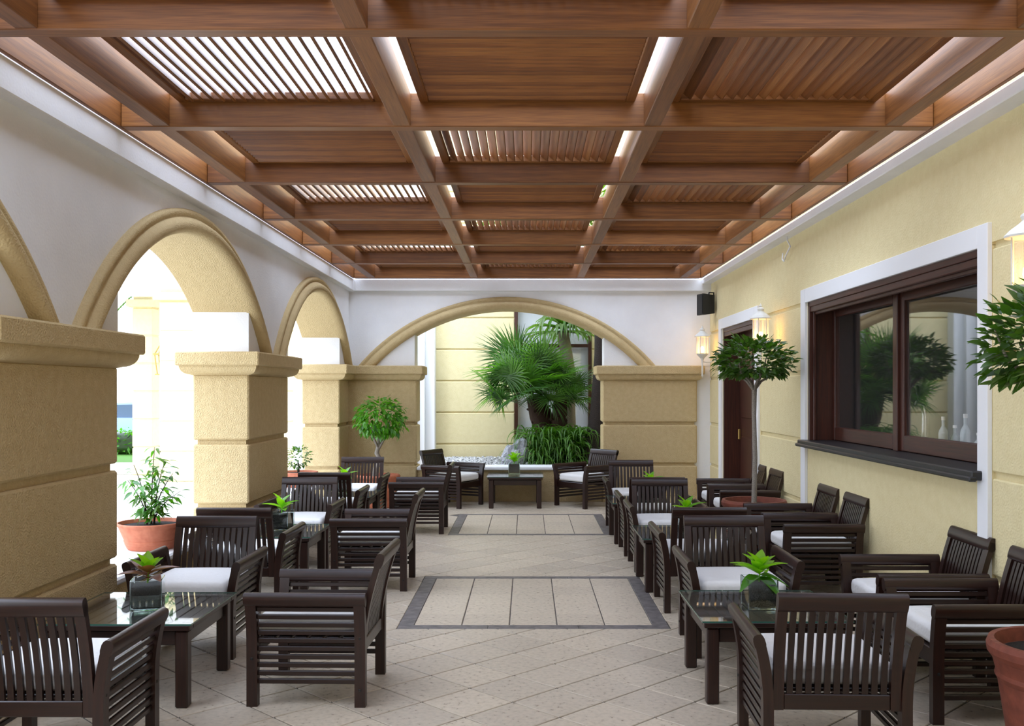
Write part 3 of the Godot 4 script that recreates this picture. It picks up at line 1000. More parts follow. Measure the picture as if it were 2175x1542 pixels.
func car(x: float, z: float, paint: Material, label: String) -> void:
	var c := base("parked_car", P(x, -0.17, z))
	tag(c, label, "car", "cars parked beyond the hedge")
	var m := Basis(Vector3(1, 0, 0), Vector3(0, 1, 0), Vector3(0, 0, 1))
	var st := new_st()
	slab(PackedVector2Array([Vector2(-2.0, 0.28), Vector2(-2.05, 0.62), Vector2(-1.85, 0.86), Vector2(-1.0, 0.95), Vector2(1.3, 0.95), Vector2(1.95, 0.88), Vector2(2.05, 0.55), Vector2(2.0, 0.28)]), -0.82, 0.82, m, st)
	slab(PackedVector2Array([Vector2(-1.05, 0.94), Vector2(-0.35, 1.42), Vector2(0.9, 1.45), Vector2(1.65, 1.0), Vector2(1.7, 0.94)]), -0.70, 0.70, m, st)
	part(c, "body", done(st), paint)
	var gl := new_st()
	slab(PackedVector2Array([Vector2(-0.85, 0.97), Vector2(-0.30, 1.36), Vector2(0.85, 1.38), Vector2(1.4, 0.97)]), -0.71, 0.71, m, gl)
	part(c, "side_windows", done(gl), M.car_window)
	part(c, "windscreen", box(0.02, 0.60, 1.2, 0.005), M.car_window, Vector3(-0.72, 1.18, 0), Basis(Vector3(0, 0, 1), -0.96))
	for sx in [-1.25, 1.25]:
		for sz in [-0.76, 0.76]:
			part(c, "wheel", lathe([Vector2(0, -0.09), Vector2(0.26, -0.09), Vector2(0.31, -0.06), Vector2(0.31, 0.06), Vector2(0.26, 0.09), Vector2(0, 0.09)], 20), M.rubber, Vector3(sx, 0.31, sz), Basis(Vector3(1, 0, 0), PI / 2))
	for sz in [-0.6, 0.6]:
		part(c, "headlight", soft_box(Vector3(0.14, 0.14, 0.3), 0.06), M.car_window, Vector3(-1.95, 0.72, sz))

# ------------------------------------------------------------------ garden behind the arch
func build_garden() -> void:
	var w := base("wall_garden")
	tag(w, "cream grooved garden wall behind the palms", "", "", "structure")
	var zf := 17.4
	part(w, "core", box(1.60, 8.0, 0.3, 0.0), M.wall_yellow, P(-1.03, 3.5, zf + 0.18))
	part(w, "core", box(3.4, 8.0, 0.3, 0.0), M.wall_yellow, P(2.85, 3.5, zf + 0.18))
	part(w, "core", box(1.4, 0.95, 0.3, 0.0), M.wall_yellow, P(0.45, 0.28, zf + 0.18))
	part(w, "core", box(1.4, 4.3, 0.3, 0.0), M.wall_yellow, P(0.45, 5.36, zf + 0.18))  # wall carried up out of view to shade the garden
	for y in range(-1, 12):
		var y0 := 0.688 + 0.565 * y
		for q in [[-1.83, -0.23], [1.15, 4.5]]:
			part(w, "course_block", box(q[1] - q[0], 0.545, 0.05, 0.012), M.wall_yellow, P((q[0] + q[1]) / 2, y0 + 0.2825, zf + 0.025))
	part(w, "added_shade_wall", box(0.3, 8.0, 3.2, 0.0), M.wall_yellow, P(3.15, 3.5, 16.2))  # unseen tall side wall, added to shade the garden
	# stepped white pilaster
	for i in 3:
		part(w, "white_pilaster", box(0.17, 5.0, 0.30 + 0.12 * i, 0.006), M.white_paint, P(-1.72 - 0.165 * i, 2.0, zf - 0.1 - 0.06 * i))
	var win := base("window_2")
	tag(win, "tall brown framed garden window with a pale blind behind the palms", "", "", "structure")
	for x in [-0.20, 1.12]:
		part(win, "frame_side", box(0.06, 2.5, 0.10, 0.004), M.window_wood, P(x, 2.0, zf + 0.03))
	for y in [0.78, 3.2, 2.45]:
		part(win, "frame_rail", box(1.27, 0.06, 0.09, 0.004), M.window_wood, P(0.46, y, zf + 0.03))
	part(win, "pane", box(1.26, 2.4, 0.006, 0.0), M.pane, P(0.46, 2.0, zf + 0.03))
	part(win, "blind", box(1.30, 2.4, 0.02, 0.0), M.curtain, P(0.46, 2.0, zf + 0.12))
	# gravel bed
	var gb := base("gravel_bed", P(0.3, 0, 16.06))
	tag(gb, "grey pebble gravel filling the raised garden bed", "gravel", "", "stuff")
	part(gb, "bed", box(3.76, 0.6, 2.5, 0.0), M.grit, Vector3(0, 0.14, 0))
	var mm := MultiMesh.new()
	mm.transform_format = MultiMesh.TRANSFORM_3D
	mm.use_colors = true
	mm.mesh = soft_box(Vector3(0.05, 0.03, 0.036), 0.012)
	mm.instance_count = 5200
	for i in mm.instance_count:
		var s := rng.randf_range(0.5, 1.15)
		var b := Basis.from_euler(Vector3(rng.randf_range(-0.5, 0.5), rng.randf() * TAU, rng.randf_range(-0.5, 0.5))).scaled(Vector3.ONE * s)
		mm.set_instance_transform(i, Transform3D(b, Vector3(rng.randf_range(-1.87, 1.5), 0.445 + rng.randf() * 0.02, rng.randf_range(-1.23, 1.23))))
		var v := rng.randf_range(0.28, 0.62)
		mm.set_instance_color(i, Color(v, v * 0.98, v * 0.95))
	var mi := MultiMeshInstance3D.new()
	mi.name = "pebbles"
	mi.multimesh = mm
	mi.material_override = M.pebble
	gb.add_child(mi)
	# rock
	var rk := base("rock", P(-0.20, 0.44, 15.15))
	tag(rk, "pale grey jagged rock at the edge of the gravel bed", "rock")
	var sp := SphereMesh.new()
	sp.radial_segments = 28
	sp.rings = 16
	sp.radius = 1.0
	sp.height = 2.0
	var arr := sp.get_mesh_arrays()
	var nf := noise(1.1, 4, FastNoiseLite.TYPE_CELLULAR, 5)
	var ng := noise(0.9, 4, FastNoiseLite.TYPE_SIMPLEX_SMOOTH, 9)
	var vs: PackedVector3Array = arr[Mesh.ARRAY_VERTEX]
	var rs := new_st()
	for i in vs.size():
		var d := vs[i]
		var r := 1.0 + 0.35 * nf.get_noise_3dv(d * 1.2) + 0.25 * ng.get_noise_3dv(d * 1.5)
		vs[i] = Vector3(d.x * 0.24 + d.y * 0.06, d.y * 0.36 + 0.16, d.z * 0.2) * r
	for i in arr[Mesh.ARRAY_INDEX]:
		rs.set_smooth_group(-1)
		rs.add_vertex(vs[i])
	part(rk, "stone", done(rs), M.rock)
	fan_palm()
	yucca_plant()
	var tk := base("tree_trunk", P(1.12, 0.4, 15.45))
	tag(tk, "dark brown tree trunk flaring at its base beside the ochre pier", "tree")
	part(tk, "trunk", tube([Vector3(-0.12, 0, 0), Vector3(-0.03, 0.35, 0), Vector3(0.03, 0.9, 0), Vector3(0.07, 1.8, 0), Vector3(0.09, 3.6, 0)], [0.26, 0.19, 0.15, 0.125, 0.12], 14), M.bark_dark)
	part(tk, "branch_stub", tube([Vector3(0.1, 0.62, 0.02), Vector3(0.24, 0.66, 0.06)], [0.05, 0.02], 8), M.bark_dark)
	part(tk, "added_crown_bough", tube([Vector3(0.09, 3.4, 0), Vector3(0.5, 4.3, 0.2)], [0.11, 0.06], 8), M.bark_dark)  # carries the unseen crown added for shade
	var lm := [leaf(0.20, 0.09, 0.1, 0.25, 3), leaf(0.17, 0.08, 0.15, 0.3, 3)]
	crown(tk, Vector3(-0.3, 4.0, -0.6), Vector3(1.6, 0.55, 1.0), 2200, lm, [M.bay_1, M.bay_0], -0.6, 0.2)  # unseen leaf crown, added overhead to shade the garden
	# arching strap-leaved clumps
	var spots := [[0.12, 15.3], [0.40, 15.32], [0.66, 15.32], [0.80, 15.4], [0.25, 15.3], [0.58, 15.35], [0.88, 15.45], [0.40, 15.7], [0.75, 15.8], [0.05, 15.4]]
	var b := base("strap_leaf_plant", P(0.5, 0.44, 15.3))
	tag(b, "dense clump of arching green strap leaves below the palms", "plant")
	for i in spots.size():
		var st := new_st()
		for k in 80:
			var a := rng.randf() * TAU
			var lift := rng.randf_range(0.5, 1.35)
			add_strap(st, Vector3(rng.randf_range(-0.09, 0.09), rng.randf_range(0.0, 0.55), rng.randf_range(-0.09, 0.09)), a, lift, rng.randf_range(0.34, 0.60), 0.028)
		part(b, "leaf_clump", done(st), M.strap if i % 2 else M.palm_1, Vector3(spots[i][0] - 0.5, 0, -(spots[i][1] - 15.3)))

func add_strap(st: SurfaceTool, at: Vector3, a: float, lift: float, l: float, w: float) -> void:
	st.set_smooth_group(1)
	var dir := Vector3(cos(a), 0, sin(a))
	var side := Vector3(-sin(a), 0, cos(a))
	var prev := []
	var n := 6
	for i in n + 1:
		var t := i / float(n)
		var p := at + dir * l * (sin(t * 1.7) / 1.0) * cos(lift * 0.6) + Vector3.UP * l * (lift * t - (lift + 0.25) * t * t)
		var k := w * 0.5 * (1.0 - pow(t, 2.5)) * (0.55 + 0.45 * minf(1.0, t * 5.0))
		var row := [p - side * k + Vector3(0, k * 0.5, 0), p, p + side * k + Vector3(0, k * 0.5, 0)]
		if i > 0:
			for q in 2: quad(st, prev[q], prev[q + 1], row[q + 1], row[q], Vector3.UP)
		prev = row

func fan_mesh(r: float, blades: int, sd: int, pitch: float) -> ArrayMesh:
	var rg := RandomNumberGenerator.new()
	rg.seed = sd
	var st := new_st()
	# petiole from the origin along +z, then blades fanning out
	var pl := r * 1.0
	add_tube(st, [Vector3(0, 0, 0), Vector3(0, 0.02, pl * 0.5), Vector3(0, 0.0, pl)], [0.010, 0.008, 0.006], 5)
	var hub := Vector3(0, 0, pl)
	for i in blades:
		var u := i / float(blades - 1) * 2.0 - 1.0
		var a := u * 2.05
		var l := r * (1.0 - 0.18 * u * u) * rg.randf_range(0.9, 1.05)
		var tip := Basis(Vector3(1, 0, 0), pitch)
		var dir := tip * Vector3(sin(a), 0.10 * cos(a * 0.8) + rg.randf_range(-0.06, 0.06), cos(a)).normalized()
		var side := tip * Vector3(cos(a), 0, -sin(a))
		var wd := r * 0.024
		var prev := []
		for k in 5:
			var t := k / 4.0
			var p := hub + dir * l * t + Vector3.DOWN * 0.16 * l * t * t * t
			var h := wd * (0.35 + 1.3 * t if t < 0.5 else 2.0 * (1.0 - t) * 1.0 + 0.0) * 0.9
			var row := [p - side * h + Vector3(0, h * 0.7, 0), p, p + side * h + Vector3(0, h * 0.7, 0)]
			if k > 0:
				st.set_smooth_group(1)
				for q in 2: quad(st, prev[q], prev[q + 1], row[q + 1], row[q], Vector3.UP)
			prev = row
	return done(st)

func fan_palm() -> void:
	var p := base("fan_palm", P(0.28, 0.44, 16.1))
	tag(p, "large bushy green fan palm with two shaggy trunks behind the arch", "palm")
	var t1 := [Vector3(0.14, 0, 0), Vector3(0.07, 0.4, 0), Vector3(-0.06, 0.8, 0), Vector3(-0.17, 1.12, 0)]
	part(p, "trunk", tube(t1, [0.15, 0.17, 0.19, 0.13], 14), M.palm_trunk)
	part(p, "trunk", tube([Vector3(0.22, 0, 0.1), Vector3(0.24, 0.5, 0.1), Vector3(0.26, 1.05, 0.12)], [0.12, 0.15, 0.11], 12), M.palm_trunk)
	part(p, "trunk", tube([Vector3(0.0, 0, 0.2), Vector3(-0.04, 0.35, 0.22), Vector3(-0.10, 0.60, 0.24)], [0.09, 0.10, 0.06], 10), M.palm_trunk)
	# leaf-base stubs
	for i in 46:
		var t := rng.randf_range(0.15, 0.97)
		var a := rng.randf() * TAU
		var second := i % 3 == 0
		var c := Vector3(0.24, t * 1.0, 0.1) if second else Vector3(lerpf(0.14, -0.17, t), t * 1.12, 0)
		var d := Vector3(cos(a), 0.5, sin(a))
		part(p, "leaf_stub", box(0.035, 0.10, 0.03, 0.01), M.bark_pale if i % 4 == 0 else M.palm_trunk, c + d * (0.14 if second else 0.165), Basis.looking_at(-d.cross(Vector3.UP).normalized(), d.normalized()))
	var fans := [fan_mesh(0.48, 32, 1, -0.75), fan_mesh(0.45, 32, 2, 0.1), fan_mesh(0.42, 30, 3, 0.65), fan_mesh(0.44, 30, 4, -1.2)]
	var crowns := [[Vector3(-0.19, 1.18, 0.02), 58, 1.28], [Vector3(0.27, 1.10, 0.12), 22, 0.9]]
	for c in crowns:
		var n: int = c[1]
		for i in n:
			# directions spread over the sphere, few of them straight down
			var v := 1.0 - 1.32 * (i + 0.5) / n
			var a := i * 2.39996 + 0.4
			var r := sqrt(1.0 - v * v)
			var d := Vector3(r * cos(a), v * 0.95 + 0.10, r * sin(a)).normalized()
			if d.z < -0.75: continue
			var side := Vector3.UP.cross(d).normalized()
			var up := d.cross(side).normalized()
			var roll := rng.randf_range(-0.5, 0.5)
			# the blade faces the light: tip the fan so that its upper side looks up and out
			var b := Basis(side, up, d).rotated(d, roll).rotated(side, rng.randf_range(-0.2, 0.25))
			var s: float = c[2] * rng.randf_range(0.85, 1.1) * (1.12 if d.x < -0.3 else 1.0)
			part(p, "frond", fans[i % 4], M["palm_%d" % (rng.randi() % 3)], c[0], b.scaled(Vector3.ONE * s))

func yucca_plant() -> void:
	var y := base("yucca", P(0.72, 0.44, 16.75))
	tag(y, "tall yucca with a ringed grey trunk and long drooping sword leaves", "plant")
	part(y, "trunk", tube([Vector3(0.02, 0, 0), Vector3(0, 0.9, 0), Vector3(-0.02, 1.6, 0), Vector3(-0.10, 2.25, 0)], [0.12, 0.11, 0.12, 0.09], 12), M.bark_pale)
	var variants := []
	for k in 3:
		var st := new_st()
		add_strap(st, Vector3.ZERO, PI / 2, [1.1, 0.6, 0.15][k], 0.74, 0.088)
		variants.append(done(st))
	for i in 64:
		var a := i * 2.39996
		part(y, "sword_leaf", variants[i % 3], M.yucca if i % 4 else M.palm_1, Vector3(-0.10, 2.2 + 0.10 * (1 - (i % 3) * 0.5), 0), Basis(Vector3.UP, a).scaled(Vector3.ONE * rng.randf_range(0.8, 1.1)))

# ------------------------------------------------------------------ furniture
func flare(y: float) -> float:
	return 0.045 * pow(clampf((y - 0.30) / 0.29, 0.0, 1.0), 1.9)

func lean(y: float) -> float:
	return -0.105 * pow(clampf((y - 0.30) / 0.49, 0.0, 1.0), 1.7)

func make_chair() -> Node3D:
	var c := base("armchair")
	tag(c, "", "armchair", "dark slatted armchairs of the terrace")
	var W := 0.295
	for s in [-1.0, 1.0]:
		for zz in [0.283, -0.283]:
			var path := []
			for y in [0.0, 0.15, 0.30, 0.36, 0.42, 0.48, 0.53, 0.57]: path.append(Vector2(s * (W + flare(y)), y))
			part(c, "leg", strip(path, 0.046, 0.056, Basis.IDENTITY), M.dark_wood_worn, Vector3(0, 0, zz))
		part(c, "arm_rail", prism(oval(0.026, 0.037, 14, -s * 0.30, 0.25), 0.634), M.dark_wood_worn, Vector3(s * (W + flare(0.57)), 0.563, 0))
		for i in 10:
			var y := 0.130 + 0.0425 * i
			var sl := (flare(y + 0.02) - flare(y - 0.02)) / 0.04
			part(c, "arm_slat", box(0.018, 0.0265, 0.512, 0.004), M.dark_wood, Vector3(s * (W + flare(y)), y, 0), Basis(Vector3(0, 0, 1), -s * atan(sl)))
	var zb := -0.283
	var m := Basis(Vector3(0, 0, 1), Vector3(0, 1, 0), Vector3(1, 0, 0))   # (p, y, w) -> z, y, x
	var path2 := []
	for i in 9:
		var y := lerpf(0.27, 0.765, i / 8.0)
		path2.append(Vector2(zb + lean(y), y))
	for s in [-1.0, 1.0]:
		part(c, "back_stile", strip(path2, 0.032, 0.044, m), M.dark_wood_worn, Vector3(s * 0.250, 0, 0))
	var path3 := []
	for i in 8:
		var y := lerpf(0.33, 0.735, i / 7.0)
		path3.append(Vector2(zb + lean(y), y))
	var slat := strip(path3, 0.014, 0.0262, m)
	for i in 11:
		part(c, "back_slat", slat, M.dark_wood, Vector3(-0.201 + 0.0402 * i, 0, 0))
	part(c, "top_rail", prism(oval(0.024, 0.042, 14, -0.32, 0.3), 0.544), M.dark_wood_worn, Vector3(0, 0.752, zb + lean(0.752)), Basis(Vector3.UP, PI / 2))
	part(c, "lower_rail", box(0.456, 0.068, 0.03, 0.004), M.dark_wood, Vector3(0, 0.305, zb))
	part(c, "apron", box(0.543, 0.085, 0.028, 0.004), M.dark_wood, Vector3(0, 0.312, 0.268))
	for i in 6:
		part(c, "seat_slat", box(0.543, 0.018, 0.07, 0.004), M.dark_wood, Vector3(0, 0.345, -0.215 + 0.085 * i))
	for p in [Vector3(0.3185, 0.36, -0.283), Vector3(0.3185, 0.09, -0.283), Vector3(0.3185, 0.25, 0.283)]:
		for s in [-1.0, 1.0]:
			part(c, "bolt_cap", box(0.006, 0.014, 0.014, 0.003), M.black_plastic, Vector3(s * p.x, p.y, p.z))
	return c

func make_table() -> Node3D:
	var t := base("low_table")
	tag(t, "", "table", "square low tables with glass tops")
	for sx in [-1.0, 1.0]:
		for sz in [-1.0, 1.0]:
			part(t, "leg", box(0.066, 0.40, 0.066, 0.007), M.dark_wood_worn, Vector3(sx * 0.335, 0.20, sz * 0.335))
	for s in [-1.0, 1.0]:
		part(t, "apron", box(0.60, 0.075, 0.026, 0.004), M.dark_wood, Vector3(0, 0.36, s * 0.335))
		part(t, "apron", box(0.026, 0.075, 0.60, 0.004), M.dark_wood, Vector3(s * 0.335, 0.36, 0))
		part(t, "top_frame", box(0.77, 0.03, 0.06, 0.005), M.dark_wood_worn, Vector3(0, 0.42, s * 0.355))
		part(t, "top_frame", box(0.06, 0.03, 0.65, 0.005), M.dark_wood_worn, Vector3(s * 0.355, 0.42, 0))
	for i in 10:
		part(t, "top_slat", box(0.060, 0.022, 0.65, 0.004), M.dark_wood, Vector3(-0.2925 + 0.065 * i, 0.42, 0))
	var g := part(t, "glass_top", box(0.79, 0.004, 0.79, 0.0), M.table_glass, Vector3(0, 0.4425, 0))
	g.set_meta("label", "clear glass sheet")
	for s in [-1.0, 1.0]:
		part(t, "glass_edge", box(0.79, 0.0075, 0.002, 0.0), M.glass_edge, Vector3(0, 0.4405, s * 0.396))
		part(t, "glass_edge", box(0.002, 0.0075, 0.79, 0.0), M.glass_edge, Vector3(s * 0.396, 0.4405, 0))
	return t

func build_furniture() -> void:
	var proto := make_chair()
	var cush_mesh := soft_box(Vector3(0.53, 0.105, 0.53), 0.036, 0.016)
	# x, depth, facing in degrees (0 = towards the camera, 180 = away from it), label, cushion label
	var A := "arcade"
	var seats := [
		[-2.10, 4.39, 180, "dark armchair with its back to the end of the arcade-row table holding purple-edged coleus", "white cushion on the armchair turned towards the purple-edged coleus from the open end"],
		[-2.117, 6.25, 0, "dark armchair between two arcade-row tables, facing the table with the purple-edged coleus", "white cushion on the armchair facing the purple-edged coleus with its back to the palms"],
		[-1.145, 5.37, -91.5, "dark armchair on the aisle side of the table holding purple-edged coleus", "white cushion on the aisle-side armchair at the purple-edged coleus table"],
		[-2.14, 7.47, 180, "dark armchair back to back with another, facing the middle table of the arcade row", "white cushion on the armchair facing the palms at the middle arcade table"],
		[-2.15, 9.23, 0, "dark armchair beyond the middle arcade-row table, its back to the last arcade-row group", "white cushion on the armchair beyond the middle arcade-row table"],
		[-1.30, 8.28, -90, "dark armchair on the aisle side of the middle arcade-row table", "white cushion on the aisle-side armchair at the middle arcade-row table"],
		[-2.12, 10.52, 180, "dark armchair turned towards the round-headed ficus at the last arcade-row table", "white cushion on the armchair turned towards the ficus at the last arcade-row table"],
		[-2.12, 12.13, 0, "dark armchair standing in front of the round-headed ficus tree", "white cushion on the armchair standing in front of the ficus tree"],
		[-1.27, 11.44, -90, "dark armchair on the aisle side of the last arcade-row table", "white cushion on the aisle-side armchair at the last arcade-row table"],
		[-1.06, 13.90, 61.8, "dark armchair angled in front of the planter wall near the gravel", "white cushion on the angled armchair in front of the gravel bed"],
		[0.83, 13.88, -50.2, "dark armchair angled in front of the planter wall below the strap-leaved plants", "white cushion on the angled armchair below the strap-leaved plants"],
		[1.345, 4.48, 178, "dark armchair seen from behind at the table under the bar window", "white cushion on the armchair seen from behind under the bar window"],
		[1.345, 6.28, 0, "dark armchair facing the table under the bar window, back to the next group", "white cushion on the armchair facing the table under the bar window"],
		[1.333, 7.49, 180, "dark armchair back to back with the bar-window group, facing the middle window-row table", "white cushion on the armchair facing the palms at the middle window-row table"],
		[1.29, 9.10, 0, "dark armchair beyond the middle window-row table with its back to the door group", "white cushion on the armchair beyond the middle window-row table"],
		[1.28, 9.95, 180, "dark armchair facing the planter at the table opposite the door", "white cushion on the armchair facing the planter at the table opposite the door"],
		[1.275, 11.57, 0, "dark armchair beyond the table opposite the door, in front of the ochre pier", "white cushion on the armchair in front of the ochre pier"],
		[2.31, 5.10, -90, "dark armchair against the wall beside the old terracotta pot", "white cushion on the wall armchair beside the old terracotta pot"],
		[2.32, 5.89, -90, "dark armchair against the wall under the bar window, second from the old terracotta pot", "white cushion on the wall armchair second from the old terracotta pot"],
		[2.33, 7.96, -90, "dark armchair against the wall under the far sash of the bar window", "white cushion on the wall armchair under the far sash of the bar window"],
		[2.33, 8.70, -90, "dark armchair against the wall next to the potted standard bay tree", "white cushion on the wall armchair next to the potted standard bay tree"],
		[2.34, 10.53, -90, "dark armchair against the wall between the bay tree and the door", "white cushion on the wall armchair between the bay tree and the door"],
		[2.34, 11.27, -90, "dark armchair against the wall just beside the dark door", "white cushion on the wall armchair just beside the dark door"],
	]
	var cproto: Node3D = null
	for i in seats.size():
		var s: Array = seats[i]
		var c: Node3D = proto if i == 0 else copy(proto, s[3])
		c.set_meta("label", s[3])
		c.position = P(s[0], 0, s[1])
		c.rotation.y = deg_to_rad(s[2])
		var k: MeshInstance3D
		if i == 0:
			k = MeshInstance3D.new()
			k.name = numbered("seat_cushion")
			k.mesh = cush_mesh
			k.material_override = M.fabric
			add_child(k)
			tag(k, s[4], "cushion", "white seat cushions on the armchairs")
			cproto = k
		else:
			k = copy(cproto, s[4])
		k.transform = c.transform * Transform3D(Basis.IDENTITY, Vector3(0, 0.413, 0.012))
	var tables := [
		[-2.13, 5.40, "square glass-topped low table of the arcade row holding purple-edged coleus"],
		[-2.18, 8.37, "square glass-topped low table in the middle of the arcade row"],
		[-2.17, 11.40, "square glass-topped low table of the arcade row near the ficus tree"],
		[-0.17, 13.91, "square glass-topped low table standing against the planter wall"],
		[1.31, 5.46, "square glass-topped low table under the bar window"],
		[1.33, 8.28, "square glass-topped low table in the middle of the window row"],
		[1.30, 10.76, "square glass-topped low table opposite the dark door"],
	]
	var tp := make_table()
	for i in tables.size():
		var t: Node3D = tp if i == 0 else copy(tp, tables[i][2])
		t.set_meta("label", tables[i][2])
		t.position = P(tables[i][0], 0, tables[i][1])
	var vases := [
		[-2.10, 5.37, 0, "purple-edged coleus with a lime centre in a square glass vase", 0.25],
		[-2.13, 8.42, 1, "fresh green seedling in a square glass vase on the middle arcade-row table", -0.1],
		[-2.15, 11.45, 1, "small green plant in a glass vase on the table near the ficus", 0.1],
		[-0.19, 14.03, 2, "pale lime plant in a square glass vase against the planter wall", 0.0],
		[1.29, 5.40, 3, "bright lime bushy plant in a square glass vase under the bar window", 0.06],
		[1.36, 8.28, 1, "green plant with a small white flower spike in a glass vase, middle window-row table", 0.0],
		[1.36, 10.76, 1, "small green plant in a glass vase on the table opposite the door", 0.2],
	]
	for v in vases:
		vase(P(v[0], 0.446, v[1]), v[2], v[3], v[4])

func vase(at: Vector3, kind: int, label: String, turn: float) -> void:
	var v := base("vase_plant", at, turn)
	tag(v, label, "vase", "square glass vases with plants on the tables")
	var s := 0.165
	for q in [-1.0, 1.0]:
		part(v, "vase_wall", box(s, 0.165, 0.006, 0.001), M.vase_glass, Vector3(0, 0.0825, q * (s / 2 - 0.003)))
		part(v, "vase_wall", box(0.006, 0.165, s - 0.012, 0.001), M.vase_glass, Vector3(q * (s / 2 - 0.003), 0.0825, 0))
	part(v, "vase_base", box(s - 0.013, 0.012, s - 0.013, 0.002), M.vase_glass, Vector3(0, 0.006, 0))
	if kind == 0:
		part(v, "grit_layer", box(s - 0.016, 0.07, s - 0.016, 0.008), M.grit, Vector3(0, 0.048, 0))
		part(v, "soil", box(s - 0.015, 0.052, s - 0.015, 0.006), M.soil, Vector3(0, 0.109, 0))
	else:
		part(v, "soil", box(s - 0.015, 0.122, s - 0.015, 0.006), M.soil, Vector3(0, 0.0745, 0))
	part(v, "stem", tube([Vector3(0, 0.14, 0), Vector3(0.004, 0.19, 0), Vector3(0, 0.225, 0.003)], [0.005, 0.004, 0.003], 6), M.lime)
	var big := leaf(0.17, 0.088, 0.18, 0.28, 5)
	var mid := leaf(0.12, 0.072, 0.2, 0.15, 5)
	var n: int = [11, 8, 12, 16][kind]
	for i in n:
		var a := i * 2.39996 + 0.5
		var up: float = [0.30, 0.35, 0.5, 0.25][kind] + 0.75 * i / n
		var low := i < n * 6 / 10
		var mtl: Material = M.lime
		if kind == 0: mtl = M.coleus if low else M.lime
		elif kind == 1: mtl = M.lime if i % 3 else M.ficus_1
		elif kind == 3: mtl = M.ficus_0 if i < 4 else M.lime
		part(v, "leaf", big if low else mid, mtl, Vector3(0, 0.165 + 0.065 * i / n, 0), Basis.from_euler(Vector3(-up + (0.5 if kind == 3 and i < 4 else 0.0), a, 0)))
	if kind == 1:
		part(v, "flower_spike", tube([Vector3(0, 0.22, 0), Vector3(0.0, 0.27, 0)], [0.004, 0.007], 6), M.lamp_white)

# ------------------------------------------------------------------ potted trees
func pot_mesh(r: float, h: float, kind: int) -> ArrayMesh:
	if kind == 0:   # wide bowl with banded foot
		return lathe([Vector2(0, 0), Vector2(r * 0.66, 0), Vector2(r * 0.70, h * 0.06), Vector2(r * 0.75, h * 0.20), Vector2(r * 0.765, h * 0.215), Vector2(r * 0.755, h * 0.235), Vector2(r * 0.79, h * 0.34), Vector2(r * 0.775, h * 0.36), Vector2(r * 0.90, h * 0.74), Vector2(r * 0.93, h * 0.84), Vector2(r * 0.99, h * 0.92), Vector2(r, h * 0.96), Vector2(r * 0.985, h), Vector2(r * 0.94, h), Vector2(r * 0.90, h * 0.86), Vector2(0, h * 0.86)], 40)
	return lathe([Vector2(0, 0), Vector2(r * 0.62, 0), Vector2(r * 0.66, h * 0.03), Vector2(r * 0.86, h * 0.70), Vector2(r * 0.90, h * 0.74), Vector2(r * 0.885, h * 0.77), Vector2(r * 0.93, h * 0.86), Vector2(r, h * 0.91), Vector2(r * 1.01, h * 0.96), Vector2(r * 0.98, h), Vector2(r * 0.90, h), Vector2(r * 0.87, h * 0.90), Vector2(0, h * 0.90)], 40)

func crown(tree: Node3D, c: Vector3, rad: Vector3, n: int, meshes: Array, mats: Array, flat_below: float, hang: float) -> void:
	var rest := new_st()
	for i in n:
		var v := Vector3(rng.randfn(), rng.randfn(), rng.randfn()).normalized()
		if v.y < flat_below: v.y = flat_below + rng.randf() * 0.15
		var q := v * pow(rng.randf_range(0.25, 1.0), 0.4) * rng.randf_range(0.86, 1.08)
		var p := c + q * rad
		var yaw := atan2(v.x, v.z) + rng.randf_range(-0.9, 0.9)
		var b := Basis.from_euler(Vector3(-v.y * 0.8 + hang + rng.randf_range(-0.5, 0.5), yaw, rng.randf_range(-0.7, 0.7))).scaled(Vector3.ONE * rng.randf_range(0.7, 1.15))
		if i < 290:
			part(tree, "leaf", meshes[i % meshes.size()], mats[i % mats.size()], p, b)
		else:
			rest.append_from(meshes[i % meshes.size()], 0, Transform3D(b, p))
	if n > 290:
		tag(part(tree, "foliage", rest.commit(), mats[0]), "", "", "", "stuff")

